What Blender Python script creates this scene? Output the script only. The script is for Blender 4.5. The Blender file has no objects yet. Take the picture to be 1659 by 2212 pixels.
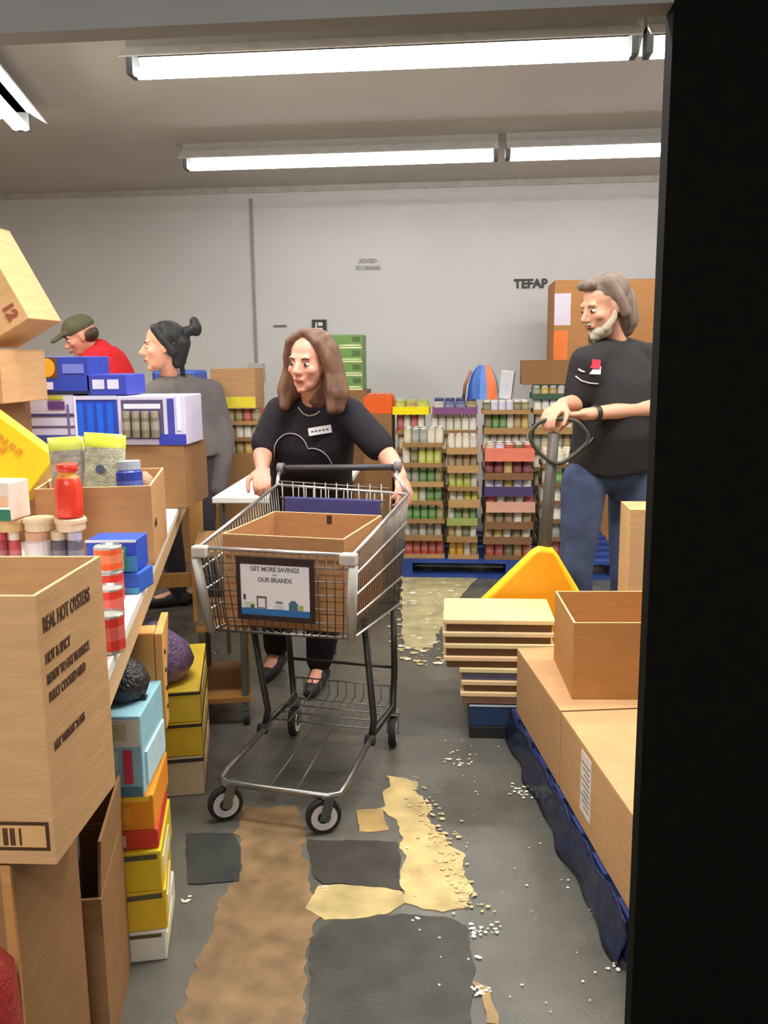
import bpy, bmesh, math, random
from mathutils import Vector, Matrix, noise
from mathutils.geometry import tessellate_polygon
R = random.Random(7)
S = bpy.context.scene
C = S.collection

# ------------------------------------------------------------------ camera
F, CX, CY = 1900.0, 829.5, 1106.0
yaw, pit, rol, H = math.radians(5.3), math.radians(9.9), math.radians(-.6), 1.45
fv = Vector((-math.sin(yaw)*math.cos(pit), math.cos(yaw)*math.cos(pit), -math.sin(pit)))
r0 = Vector((math.cos(yaw), math.sin(yaw), 0)); u0 = r0.cross(fv)
rv = r0*math.cos(rol) + u0*math.sin(rol); uv = rv.cross(fv)
CAM = Vector((0, 0, H))
cd = bpy.data.cameras.new('camera'); cam = bpy.data.objects.new('camera', cd); C.objects.link(cam)
cd.sensor_fit = 'HORIZONTAL'; cd.sensor_width = 36; cd.lens = 36*F/1659; cd.clip_start = .05
M4 = Matrix((rv, uv, -fv)).transposed().to_4x4(); M4.translation = CAM; cam.matrix_world = M4
S.camera = cam
def at(px, py, z=None, y=None):
    "a point of the photograph put at its real place: on height z or at depth y"
    d = fv*F + rv*(px-CX) - uv*(py-CY)
    t = (z-H)/d.z if z is not None else y/d.y
    return CAM + d*t

# ------------------------------------------------------------------ world, lights, exposure
W = bpy.data.worlds.new('world'); S.world = W; W.use_nodes = True
W.node_tree.nodes['Background'].inputs[0].default_value = (.62, .60, .58, 1)
W.node_tree.nodes['Background'].inputs[1].default_value = .22
S.view_settings.view_transform = 'Standard'; S.view_settings.look = 'None'
S.view_settings.exposure = 0.5; S.view_settings.gamma = 1; S.view_settings.use_curve_mapping = False
TUBE = 17.0
def area(name, loc, sx, sy, power, col=(1, .99, .97)):
    l = bpy.data.lights.new(name, 'AREA'); l.shape = 'RECTANGLE'; l.size = sx; l.size_y = sy; l.energy = power; l.color = col
    o = bpy.data.objects.new(name, l); o.location = loc; C.objects.link(o); return o
# unseen fill lights added to brighten the room from left, right and front
area('fill_light_left', (-3.0, 3.4, 2.8), .25, 2.4, 55, (1, .88, .72))
area('fill_light_front', (-.2, 2.5, 2.86), 2.2, .2, 62)
area('fill_light_right', (2.0, 3.2, 2.86), 2.0, .2, 40, (1, .9, .76))

# added unseen light behind the camera, brightens the added header and the foreground
area('fill_light_rear', (-.5, -.6, 2.7), 1.6, .3, 70)

# ------------------------------------------------------------------ materials
MATS = {}
def lin(c): return tuple(((v/255+.055)/1.055)**2.4 if v/255 > .04045 else v/255/12.92 for v in c)
def mat(col, rough=.6, metal=0, var=.12, scale=14, bump=0, spec=.5, emit=0, stretch=None, name=None, trans=0, bs=None):
    key = (tuple(col), rough, metal, var, scale, bump, spec, emit, stretch, trans, bs)
    if key in MATS: return MATS[key]
    m = bpy.data.materials.new(name or 'mat_%d_%d_%d' % tuple(col)); m.use_nodes = True
    nt = m.node_tree; b = nt.nodes['Principled BSDF']; L = nt.links
    b.inputs['Roughness'].default_value = rough; b.inputs['Metallic'].default_value = metal
    b.inputs['Specular IOR Level'].default_value = spec
    if trans: b.inputs['Transmission Weight'].default_value = trans
    c = lin(col)
    if emit:
        b.inputs['Emission Color'].default_value = (*c, 1); b.inputs['Emission Strength'].default_value = emit
    tc = nt.nodes.new('ShaderNodeTexCoord'); n = nt.nodes.new('ShaderNodeTexNoise'); n.inputs['Scale'].default_value = scale; n.inputs['Detail'].default_value = 4
    src = tc.outputs['Object']
    if stretch:
        mp = nt.nodes.new('ShaderNodeMapping'); mp.inputs['Scale'].default_value = stretch; L.new(src, mp.inputs[0]); src = mp.outputs[0]
    L.new(src, n.inputs['Vector'])
    rp = nt.nodes.new('ShaderNodeValToRGB'); rp.color_ramp.elements[0].position = .3; rp.color_ramp.elements[1].position = .7
    rp.color_ramp.elements[0].color = (*[v*(1-var) for v in c], 1); rp.color_ramp.elements[1].color = (*[min(1, v*(1+var)) for v in c], 1)
    L.new(n.outputs['Fac'], rp.inputs[0]); L.new(rp.outputs[0], b.inputs['Base Color'])
    if bump:
        n2 = nt.nodes.new('ShaderNodeTexNoise'); n2.inputs['Scale'].default_value = bs or scale*4; L.new(src, n2.inputs['Vector'])
        bp = nt.nodes.new('ShaderNodeBump'); bp.inputs['Strength'].default_value = bump; bp.inputs['Distance'].default_value = .01
        L.new(n2.outputs['Fac'], bp.inputs['Height']); L.new(bp.outputs[0], b.inputs['Normal'])
    MATS[key] = m; return m
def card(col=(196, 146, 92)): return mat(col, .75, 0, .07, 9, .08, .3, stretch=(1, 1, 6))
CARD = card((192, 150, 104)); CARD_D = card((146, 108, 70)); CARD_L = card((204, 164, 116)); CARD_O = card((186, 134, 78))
CHROME = mat((190, 190, 192), .3, .9, .05); STEEL = mat((120, 122, 120), .35, .8, .08); DARKST = mat((62, 64, 60), .4, .7, .1)
WOOD = mat((204, 148, 82), .6, 0, .18, 6, .15, .4, stretch=(1, 1, .12)); WOODL = mat((214, 178, 132), .6, 0, .15, 8, .1, .4, stretch=(1, .2, 1))
WHITE = mat((232, 228, 220), .45, 0, .03); BLACK = mat((22, 21, 22), .6, 0, .1); INK = mat((78, 50, 28), .8, 0, .2)
GREYP = mat((172, 168, 160), .5, 0, .05); RUB = mat((30, 30, 31), .7, 0, .1)
TUBEM = mat((255, 254, 251), .5, emit=TUBE, name='lit_tube')

# ------------------------------------------------------------------ mesh helpers
class MB:
    def __init__(s): s.v, s.f, s.m, s.mats = [], [], [], []
    def mi(s, m):
        if m not in s.mats: s.mats.append(m)
        return s.mats.index(m)
    def add(s, vs, fs, m):
        o = len(s.v); s.v += [tuple(v) for v in vs]; i = s.mi(m)
        for f in fs: s.f.append([o+k for k in f]); s.m.append(i)
    def box(s, c, d, m, rz=0, M=None):
        x, y, z = d[0]/2, d[1]/2, d[2]/2
        vs = [Vector((a*x, b*y, e*z)) for a in (-1, 1) for b in (-1, 1) for e in (-1, 1)]
        Mx = M or Matrix.Rotation(rz, 3, 'Z'); vs = [Mx @ v + Vector(c) for v in vs]
        s.add(vs, [(0, 1, 3, 2), (4, 6, 7, 5), (0, 4, 5, 1), (2, 3, 7, 6), (0, 2, 6, 4), (1, 5, 7, 3)], m)
    def span(s, a, b, m):
        s.box([(p+q)/2 for p, q in zip(a, b)], [abs(q-p) for p, q in zip(a, b)], m)
    def tube(s, path, r, m, n=8, closed=False):
        P = [Vector(p) for p in path]; k = len(P); vs = []
        up = None
        for i, p in enumerate(P):
            a = P[(i-1) % k] if (i > 0 or closed) else P[i]; b = P[(i+1) % k] if (i < k-1 or closed) else P[i]
            t = (b-a).normalized()
            if up is None: up = t.orthogonal().normalized()
            up = (up - t*up.dot(t)).normalized(); w = t.cross(up)
            rr = r[i] if isinstance(r, (list, tuple)) else r
            vs += [p + (up*math.cos(j*2*math.pi/n) + w*math.sin(j*2*math.pi/n))*rr for j in range(n)]
        fs = []
        for i in range(k if closed else k-1):
            for j in range(n):
                a, b = i*n+j, i*n+(j+1) % n; c2, d2 = ((i+1) % k)*n+(j+1) % n, ((i+1) % k)*n+j
                fs.append((a, b, c2, d2))
        if not closed: fs += [tuple(range(n))[::-1], tuple((k-1)*n+j for j in range(n))]
        s.add(vs, fs, m)
    def lathe(s, prof, m, n=16, c=(0, 0, 0), M=None, mats=None):
        vs = []; Mx = M or Matrix.Identity(3)
        for r_, z_ in prof: vs += [Mx @ Vector((r_*math.cos(j*2*math.pi/n), r_*math.sin(j*2*math.pi/n), z_)) + Vector(c) for j in range(n)]
        k = len(prof); o = len(s.v); s.v += [tuple(v) for v in vs]
        for i in range(k-1):
            mm = s.mi(mats[i] if mats else m)
            for j in range(n):
                s.f.append([o+i*n+j, o+i*n+(j+1) % n, o+(i+1)*n+(j+1) % n, o+(i+1)*n+j]); s.m.append(mm)
        s.f.append([o+j for j in range(n)][::-1]); s.m.append(s.mi(mats[0] if mats else m))
        s.f.append([o+(k-1)*n+j for j in range(n)]); s.m.append(s.mi(mats[-1] if mats else m))
    def prism(s, pts, h0, h1, m, fn=None):
        "outline in 2-D extruded between h0 and h1; fn maps (a, b, h) to a point"
        fn = fn or (lambda a, b, h: (a, b, h)); n = len(pts)
        vs = [fn(a, b, h0) for a, b in pts] + [fn(a, b, h1) for a, b in pts]
        if n > 8:
            tri = tessellate_polygon([[Vector((a, b, 0)) for a, b in pts]])
            caps = [tuple(t_)[::-1] for t_ in tri] + [tuple(n+i for i in t_) for t_ in tri]
        else: caps = [tuple(range(n))[::-1], tuple(range(n, 2*n))]
        s.add(vs, caps + [(i, (i+1) % n, n+(i+1) % n, n+i) for i in range(n)], m)
    def data(s, name, smooth=False):
        used = sorted({i for f in s.f for i in f})
        if len(used) < len(s.v):
            ix = {v: i for i, v in enumerate(used)}; s.v = [s.v[i] for i in used]; s.f = [[ix[i] for i in f] for f in s.f]
        me = bpy.data.meshes.new(name); me.from_pydata(s.v, [], s.f)
        for m in s.mats: me.materials.append(m)
        me.polygons.foreach_set('material_index', s.m)
        if smooth: me.polygons.foreach_set('use_smooth', [True]*len(s.f))
        me.update(); return me
    def build(s, name, parent=None, smooth=False, bev=0, loc=None):
        o = bpy.data.objects.new(name, s.data(name, smooth)); C.objects.link(o)
        if parent: o.parent = parent
        if loc: o.location = loc
        if bev:
            b = o.modifiers.new('b', 'BEVEL'); b.width = bev; b.segments = 2; b.limit_method = 'ANGLE'
        return o
def tag(o, label=None, cat=None, group=None, kind=None):
    for k, v in (('label', label), ('category', cat), ('group', group), ('kind', kind)):
        if v: o[k] = v
    return o
def thing(name, label, cat, loc=(0, 0, 0), rz=0, group=None):
    o = bpy.data.objects.new(name, None); o.empty_display_size = .05; C.objects.link(o)
    o.location = loc; o.rotation_euler = (0, 0, rz); return tag(o, label, cat, group)
def text(name, s, size, org, xd, yd, m, parent=None, align='LEFT', bold=.0, squash=1):
    cu = bpy.data.curves.new(name, 'FONT'); cu.body = s; cu.size = size; cu.extrude = .0006; cu.align_x = align; cu.offset = bold; cu.resolution_u = 3
    t = bpy.data.objects.new(name, cu); C.objects.link(t); bpy.context.view_layer.update()
    me = bpy.data.meshes.new_from_object(t.evaluated_get(bpy.context.evaluated_depsgraph_get()))
    bpy.data.objects.remove(t); me.materials.clear(); me.materials.append(m)
    o = bpy.data.objects.new(name, me); C.objects.link(o); xd, yd = Vector(xd).normalized(), Vector(yd).normalized()
    Mx = Matrix((xd*squash, yd, xd.cross(yd))).transposed().to_4x4(); Mx.translation = Vector(org)
    if parent: o.parent = parent
    o.matrix_local = Mx; return o

# ------------------------------------------------------------------ the setting
def struct(mb, name, parent=None, **k):
    o = mb.build(name, parent, **k)
    if not parent: o['kind'] = 'structure'
    return o
WALLM = mat((214, 214, 214), .8, 0, .03, 1.2, .05, .3, bs=60)
CEILM = mat((196, 192, 184), .85, 0, .04, 1.5, .05, .2, bs=80)
XL, XR, YB, ZC = -4.8, 3.2, 8.0, 2.95
def slab(a, b, m): mb = MB(); mb.span(a, b, m); return mb
fl = bpy.data.materials.new('sealed_concrete'); fl.use_nodes = True
nt = fl.node_tree; b = nt.nodes['Principled BSDF']; tc = nt.nodes.new('ShaderNodeTexCoord')
n1 = nt.nodes.new('ShaderNodeTexNoise'); n1.inputs['Scale'].default_value = 1.6; n1.inputs['Detail'].default_value = 8; n1.inputs['Roughness'].default_value = .65
rp = nt.nodes.new('ShaderNodeValToRGB'); e = rp.color_ramp.elements
e[0].position = .3; e[0].color = (*lin((70, 70, 64)), 1); e[1].position = .72; e[1].color = (*lin((112, 108, 98)), 1)
nt.links.new(tc.outputs['Object'], n1.inputs['Vector']); nt.links.new(n1.outputs['Fac'], rp.inputs[0]); nt.links.new(rp.outputs[0], b.inputs['Base Color'])
n2 = nt.nodes.new('ShaderNodeTexNoise'); n2.inputs['Scale'].default_value = 4; rr = nt.nodes.new('ShaderNodeMapRange'); rr.inputs[3].default_value = .14; rr.inputs[4].default_value = .4
nt.links.new(tc.outputs['Object'], n2.inputs['Vector']); nt.links.new(n2.outputs['Fac'], rr.inputs[0]); nt.links.new(rr.outputs[0], b.inputs['Roughness'])
n3 = nt.nodes.new('ShaderNodeTexNoise'); n3.inputs['Scale'].default_value = 90; bp = nt.nodes.new('ShaderNodeBump'); bp.inputs['Strength'].default_value = .12; bp.inputs['Distance'].default_value = .004
nt.links.new(tc.outputs['Object'], n3.inputs['Vector']); nt.links.new(n3.outputs['Fac'], bp.inputs['Height']); nt.links.new(bp.outputs[0], b.inputs['Normal'])
floor = struct(slab((XL, -1.5, -.1), (XR, YB, 0), fl), 'floor')
struct(slab((XL, 1.7, ZC), (XR, YB, ZC+.1), CEILM), 'ceiling')
struct(slab((XL, YB, 0), (XR, YB+.1, ZC), WALLM), 'wall_back')
struct(slab((XL-.1, 1.7, 0), (XL, YB, ZC), mat((206, 186, 160), .8, 0, .03)), 'wall_left')
struct(slab((XR, 1.7, 0), (XR+.1, YB, ZC), WALLM), 'wall_right')
# black wall and grey header added in place of the dark screen border
BORDER_BLACK = mat((13, 11, 7), .9, 0, .3, 30, 0, .1); BAND_GREY = mat((138, 136, 131), .8, 0, .05, 3)
xo = .346
struct(slab((xo, 1.64, 0), (1.7, 1.7, ZC), BORDER_BLACK), 'wall_front_added')
struct(slab((-2.6, 1.64, 2.034), (xo, 1.7, ZC), BAND_GREY), 'trim_added_header')
tr = struct(slab((XL, 1.64, 0), (-2.6, 1.7, ZC), WALLM), 'wall_front_added.001')
# seams of the plaster where wall and ceiling meet
struct(slab((XL, YB-.02, ZC-.05), (XR, YB, ZC), mat((190, 186, 180), .8)), 'trim_2')

# worn patches, painted glare and darker patches on the floor, outlines as they lie
PZ = [0]
def patch(pts, col, name='worn_or_glare_patch', jit=.012, z=.0015, sub=7, label=None, var=.26):
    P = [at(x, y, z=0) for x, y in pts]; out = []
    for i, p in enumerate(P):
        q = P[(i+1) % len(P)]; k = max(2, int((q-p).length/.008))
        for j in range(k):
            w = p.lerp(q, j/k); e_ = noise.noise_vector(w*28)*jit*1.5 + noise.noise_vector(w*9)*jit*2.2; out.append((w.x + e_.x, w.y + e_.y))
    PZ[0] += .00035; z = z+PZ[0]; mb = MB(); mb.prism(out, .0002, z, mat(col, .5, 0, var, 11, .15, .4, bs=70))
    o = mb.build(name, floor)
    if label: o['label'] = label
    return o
patch([(522, 1742), (640, 1738), (664, 1795), (655, 1850), (680, 1925), (705, 1965), (690, 2005), (662, 2040), (660, 2120), (670, 2230), (370, 2240), (420, 2120), (455, 2010), (478, 1945), (512, 1900), (520, 1830)], (124, 99, 68), label='brown worn patch of floor', var=.34)
patch([(770, 1752), (828, 1745), (842, 1795), (778, 1798)], (178, 148, 92), jit=.004)
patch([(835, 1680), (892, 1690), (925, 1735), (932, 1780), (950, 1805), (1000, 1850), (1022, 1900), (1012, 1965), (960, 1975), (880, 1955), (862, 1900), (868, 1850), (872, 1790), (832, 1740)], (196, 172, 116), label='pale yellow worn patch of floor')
patch([(690, 1915), (860, 1920), (882, 1955), (825, 1978), (705, 1990), (660, 1965)], (180, 160, 108), jit=.006)
patch([(868, 1245), (1035, 1245), (985, 1300), (950, 1360), (935, 1400), (870, 1400)], (176, 166, 124), jit=.006, label='pale yellow glare painted on the floor before the blue pallet')  # glare of the tube lights put into the patch colour
patch([(1012, 2118), (1030, 2125), (1052, 2140), (1064, 2170), (1078, 2215), (1050, 2210), (1040, 2160)], (150, 124, 80), jit=.006)
patch([(402, 1802), (505, 1802), (522, 1830), (516, 1905), (404, 1912)], (52, 54, 50), 'dark_patch', jit=.003, label='dark square of floor')
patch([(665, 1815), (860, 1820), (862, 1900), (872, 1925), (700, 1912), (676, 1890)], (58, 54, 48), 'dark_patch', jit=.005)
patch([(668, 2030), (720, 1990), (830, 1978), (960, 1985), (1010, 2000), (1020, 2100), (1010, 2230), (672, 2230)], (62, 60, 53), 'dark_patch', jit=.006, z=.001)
# flakes and scraps scattered over the floor
mb = MB(); fm = mat((226, 222, 206), .7, 0, .1); fm2 = mat((196, 178, 130), .7, 0, .1)
def flake(x, y, s, m):
    a = R.random()*6.28; n = 5; z = .002 + R.random()*.003
    mb.prism([(x + math.cos(a+i*1.256)*s*R.uniform(.5, 1.2), y + math.sin(a+i*1.256)*s*R.uniform(.3, 1)) for i in range(n)], z, z+.0015, m)
for i in range(70):
    p = at(R.uniform(880, 1330), R.uniform(1600, 2200), z=0); flake(p.x, p.y, R.uniform(.002, .006), fm)
for (px, py, n, sp) in ((990, 1642, 26, 14), (1128, 1712, 30, 16), (1040, 2010, 22, 14), (1024, 2070, 5, 5), (700, 1922, 4, 4), (1330, 2092, 6, 6), (905, 1985, 4, 8), (1035, 2140, 14, 14), (400, 1945, 6, 5), (450, 1410, 10, 10)):
    for i in range(n):
        p = at(px+R.gauss(0, sp*1.3), py+R.gauss(0, sp*.6), z=0); flake(p.x, p.y, R.uniform(.003, .009), fm)
for i in range(170):
    p = at(R.uniform(840, 1000), R.uniform(1255, 1440), z=0); flake(p.x, p.y, R.uniform(.005, .028), fm if i % 2 else fm2)
for i in range(120):
    t = R.random(); p = at(900+t*120+R.gauss(0, 18), 1700+t*270+R.gauss(0, 14), z=0); flake(p.x, p.y, R.uniform(.004, .012), fm2)
tag(mb.build('floor_debris'), 'white paper scraps and flakes strewn over the dark floor', 'debris', kind='stuff')

# conduit, switch box, small wall signs, lettering
cv = thing('wall_conduit', 'thin grey metal conduit pipe running down the back wall', 'pipe', (-1.893, 7.985, 0))
mb = MB(); mb.tube([(0, 0, 1.38), (0, 0, 2.85)], .012, mat((150, 152, 150), .5)); mb.build('pipe', cv)
mb = MB(); mb.span((-.07, -.03, 1.26), (.07, .012, 1.42), mat((196, 196, 192), .5)); mb.build('junction_box', cv, bev=.005)
mb = MB(); mb.span((-.012, -.036, 1.33), (.012, -.03, 1.37), GREYP); mb.build('switch', cv)
DKT = mat((70, 70, 70), .7)
t = text('wall_lettering', 'TEFAP', .105, (at(1110, 622, y=7.99)-Vector((0, 0, 0))), (1, 0, 0), (0, 0, 1), DKT, bold=.004); tag(t, 'dark letters TEFAP on the white back wall', 'lettering')
sg = thing('wall_notice', 'two rows of small grey lettering high on the back wall', 'lettering', at(795, 583, y=7.99))
text('text_line', 'FOOD', .05, (0, 0, .06), (1, 0, 0), (0, 0, 1), mat((130, 130, 130), .7), sg, 'CENTER', squash=1.1)
text('text_line', 'STORAGE', .05, (0, 0, 0), (1, 0, 0), (0, 0, 1), mat((130, 130, 130), .7), sg, 'CENTER')
sp = slab((-.06, -.008, -.008), (.06, 0, .008), mat((120, 120, 120), .7)).build('wall_label'); sp.location = at(605, 704, y=7.995); tag(sp, 'thin grey label strip on the wall beside the black sign', 'label')
sn = thing('wall_sign', 'small black square sign with pale mark on back wall', 'sign', at(690, 704, y=7.99))
slab((-.065, -.012, -.055), (.065, .0, .055), mat((44, 56, 56), .5)).build('board', sn)
mb = MB(); mb.span((-.035, -.015, -.03), (-.02, -.012, .03), WHITE); mb.span((-.035, -.015, -.03), (.03, -.012, -.018), WHITE); mb.span((-.01, -.015, 0), (.03, -.012, .03), WHITE); mb.build('print', sn)

# ------------------------------------------------------------------ ceiling lights
def fixture(x0, x1, y, label, z=2.80):
    L_ = x1-x0; o = thing('fluorescent_light', label, 'light', ((x0+x1)/2, y, z), 0, 'ceiling tube lights'); h = L_/2
    mb = MB(); mb.prism([(-.15, .035), (-.06, .1), (.06, .1), (.15, .035), (.145, .03), (.05, .085), (-.05, .085), (-.145, .03)], -h, h, mat((225, 225, 222), .4), lambda a, b_, hh: (hh, a, b_)); mb.build('reflector', o)
    mb = MB(); mb.span((-h, -.04, .085), (h, .04, .15), GREYP); mb.build('housing', o)
    for sgn in (-1, 1):
        mb = MB(); mb.tube([(-h+.03, sgn*.026, 0), (h-.03, sgn*.026, 0)], .019, TUBEM, 10); mb.build('tube', o, smooth=True)
    for e_ in (-h, h-.03):
        mb = MB(); mb.span((e_, -.05, -.015), (e_+.03, .05, .09), DKT); mb.build('end_cap', o)
    return o
fixture(-1.60, .765, 4.37, 'nearer ceiling tube light, whole length in view above the aisle')
fixture(.80, 3.1, 4.37, 'end of the nearer row of tube lights, cut off by added black wall')
fixture(-1.99, .215, 6.42, 'farther ceiling tube light over the back pallets, left of pair')
fixture(.27, 2.6, 6.42, 'farther ceiling tube light, right one of the back row')
lf = fixture(-1.2, 1.2, 0, 'ceiling tube light at far left running away from the camera')
lf.rotation_euler = (0, 0, math.radians(-75.5)); lf.location = (-2.30, 4.10, 2.80)

# ------------------------------------------------------------------ generic goods
def decals(o, w, d, h, items, name='print'):
    mb = MB()
    for it in items:
        face, a0, a1, z0, z1, col = it[:6]; shape = it[6] if len(it) > 6 else 'r'; mm = mat(col, .45, 0, .06)
        t0, t1 = -.0005, .0012
        if face == 'f': fn = lambda a, z_, k: ((a-.5)*w, -d/2-k, z_*h)
        elif face == 'b': fn = lambda a, z_, k: ((.5-a)*w, d/2+k, z_*h)
        elif face == 'r': fn = lambda a, z_, k: (w/2+k, (a-.5)*d, z_*h)
        else: fn = lambda a, z_, k: ((a-.5)*w, (z_-.5)*d, h+k)
        if shape == 'r': pts = [(a0, z0), (a1, z0), (a1, z1), (a0, z1)]
        else: pts = [((a0+a1)/2+(a1-a0)/2*math.cos(i*math.pi/7), (z0+z1)/2+(z1-z0)/2*math.sin(i*math.pi/7)) for i in range(14)]
        lift = .0006*items.index(it)
        mb.prism(pts, t0, t1+lift, mm, fn)
    return mb.build(name, o)
def pack(name, label, cat, size, base, rz, col, items=(), group=None, rough=.45, bev=.004, tilt=None):
    w, d, h = size; o = thing(name, label, cat, base, rz, group)
    slab((-w/2, -d/2, 0), (w/2, d/2, h), mat(col, rough, 0, .06) if isinstance(col, tuple) else col).build('box_body', o, bev=bev)
    if items: decals(o, w, d, h, list(items))
    if tilt: o.rotation_euler = tilt
    return o
def carton(label, size, base, rz, m=CARD, items=(), group=None, name='cardboard_box', tape=True, tilt=None):
    w, d, h = size; o = thing(name, label, 'box', base, rz, group)
    slab((-w/2, -d/2, 0), (w/2, d/2, h-.004), m).build('box_body', o, bev=.003)
    for s_ in (-1, 1):
        slab((-w/2, min(s_*.002, s_*d/2), h-.004), (w/2, max(s_*.002, s_*d/2), h), m).build('flap', o)
    if tape: slab((-w/2, -.025, h), (w/2, .025, h+.0008), mat((186, 150, 100), .3)).build('tape', o)
    if items: decals(o, w, d, h, list(items))
    if tilt: o.rotation_euler = tilt
    return o
def open_box(label, size, base, rz, m=CARD, inner=None, flaps=(), group=None, t=.006, items=(), cat='box'):
    w, d, h = size; inner = inner or m; o = thing('open_cardboard_box', label, cat, base, rz, group)
    mb = MB(); mb.span((-w/2, -d/2, 0), (w/2, d/2, .006), m)
    mb.span((-w/2, -d/2, .006), (w/2, -d/2+t, h), m); mb.span((-w/2, d/2-t, .006), (w/2, d/2, h), m)
    mb.span((-w/2, -d/2+t, .006), (-w/2+t, d/2-t, h), m); mb.span((w/2-t, -d/2+t, .006), (w/2, d/2-t, h), m); mb.build('box_body', o)
    rim = MB(); rm = mat((226, 188, 132), .8)   # raw cut edge of the board
    for a, b_ in (((-w/2, -d/2), (w/2, -d/2+t)), ((-w/2, d/2-t), (w/2, d/2)), ((-w/2, -d/2+t), (-w/2+t, d/2-t)), ((w/2-t, -d/2+t), (w/2, d/2-t))):
        rim.span((a[0], a[1], h), (b_[0], b_[1], h+.0015), rm)
    rim.build('cut_edge', o)
    for (side, ln, ang) in flaps:
        mb = MB(); ca, sa = math.cos(ang), math.sin(ang)     # ang 0 = straight up, positive leans outwards
        if side in 'lr':
            s_ = -1 if side == 'l' else 1
            f = lambda a, b_, k: (s_*(w/2-t/2+b_*sa+k*ca), a, h+.002+b_*ca-k*sa); L2 = d/2-.003
        else:
            s_ = -1 if side == 'f' else 1
            f = lambda a, b_, k: (a, s_*(d/2-t/2+b_*sa+k*ca), h+.002+b_*ca-k*sa); L2 = w/2-.003
        mb.prism([(-L2, 0), (L2, 0), (L2*.97, ln), (-L2*.97, ln)], -t/2, t/2, m, f); mb.build('flap', o)
    if items: decals(o, w, d, h, list(items))
    return o
CANS = {}
LID = mat((190, 190, 186), .35, .6, .05)
def can_mesh(col, r, h, lid=None, n=12):
    k = (col, r, h, lid)
    if k not in CANS:
        mb = MB(); lm = mat(lid, .4, 0, .04) if lid else LID; cm = mat(col, .4, 0, .1, 40)
        band = mat(tuple(min(255, int(v*.75+60)) for v in col), .4, 0, .08, 40)
        if lid: prof, ms = [(r*.96, 0), (r, .004), (r, h*.3), (r, h*.62), (r, h*.78), (r*.86, h*.82), (r*.9, h*.83), (r*.9, h*.99), (r*.86, h)], [cm, cm, band, cm, cm, lm, lm, lm, lm]
        else: prof, ms = [(r*.96, 0), (r, .003), (r, .006), (r, h*.35), (r, h*.7), (r, h-.006), (r, h-.002), (r*.95, h), (r*.9, h-.004)], [lm, lm, cm, band, cm, lm, lm, lm, lm]
        mb.lathe(prof, cm, n, mats=ms); CANS[k] = mb.data('can', False)
    return CANS[k]
def put(name, me, parent, loc, rz=0):
    o = bpy.data.objects.new(name, me); o.parent = parent; o.location = loc; o.rotation_euler = (0, 0, rz); C.objects.link(o); return o
EARTH = ((206, 196, 160), (150, 140, 90), (176, 150, 96), (196, 190, 176), (120, 118, 80), (206, 176, 90))
def flat(label, base, w, d, h, tcol, ccol, nx, ny, lid=None, lip=.035, rz=0, group='flats of tins and jars on the blue pallet', alt=None):
    "a tray of tins or jars wrapped as one: tray and its rows of tins"
    o = thing('can_flat', label, 'tray', base, rz, group); m = card(tcol)
    mb = MB(); mb.span((-w/2, -d/2, 0), (w/2, d/2, .006), m)
    mb.span((-w/2, -d/2, .006), (w/2, -d/2+.004, lip), m); mb.span((-w/2, d/2-.004, .006), (w/2, d/2, lip), m)
    mb.span((-w/2, -d/2+.004, .006), (-w/2+.004, d/2-.004, lip), m); mb.span((w/2-.004, -d/2+.004, .006), (w/2, d/2-.004, lip), m)
    mb.build('tray_body', o)
    r = min((w-.012)/nx, (d-.012)/ny)/2*.97
    for i in range(nx):
        for j in range(ny):
            col = R.choice((ccol, ccol, alt or ccol, EARTH[R.randrange(len(EARTH))]))
            put('can', can_mesh(col, round(r, 4), round(h-.008, 4), lid), o, ((i+.5)/nx*(w-.012)-(w-.012)/2, (j+.5)/ny*(d-.012)-(d-.012)/2, .0065), R.random())
    return o

# ------------------------------------------------------------------ work table at the left, shelves under it
TD = Vector((-.245, .9695, 0)); TN = Vector((.9695, .245, 0)); TA = math.atan2(.245, .9695)   # along the table, and out into the aisle
def tp(along, out, z): return Vector((-.66, 1.5, 0)) + TD*along + TN*out + Vector((0, 0, z))
LT = 3.38
tb = thing('work_table', 'long white topped timber work table heaped with groceries', 'table', tp(LT/2, -.5, 0), TA)
TL = lambda a, o_, z: (o_+.5, a-LT/2, z)      # table-local
mb = MB(); mb.span(TL(0, -1.05, .852), TL(LT, 0, .88), WHITE); mb.build('tabletop', tb, bev=.003)
mb = MB(); mb.span(TL(.02, -.055, .765), TL(LT-.02, -.015, .852), WOODL); mb.build('apron', tb, bev=.003)
mb = MB(); mb.span(TL(.02, -1.03, .765), TL(LT-.02, -.99, .852), WOODL); mb.build('apron', tb, bev=.003)
for a in (.62, LT-.12):
    for o_ in (-.055, -1.0):
        mb = MB(); mb.span(TL(a, o_, 0), TL(a+.07, o_+.075, .764 if a < 1 else .76), WOOD); mb.build('leg', tb, bev=.004)
    mb = MB(); mb.span(TL(a+.02, -.94, .2), TL(a+.05, -.06, .28), WOOD); mb.build('rail', tb, bev=.003)
mb = MB(); mb.prism([(0, .76), (0, .5), (.07, .5), (.07, .62), (.2, .76)], -.0, .02, WOOD, lambda a, z, k: TL(.62+a, .021+k, z)); mb.build('gusset', tb, bev=.002)
mb = MB()
for zz in (.55, .6, .65, .7): mb.tube([TL(.655, .041, zz), TL(.655, .044, zz)], .007, BLACK, 8)
mb.build('bolt', tb)

def place(px, py, z):      # the place on the table top that the photograph shows there
    return at(px, py, z=z)
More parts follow.
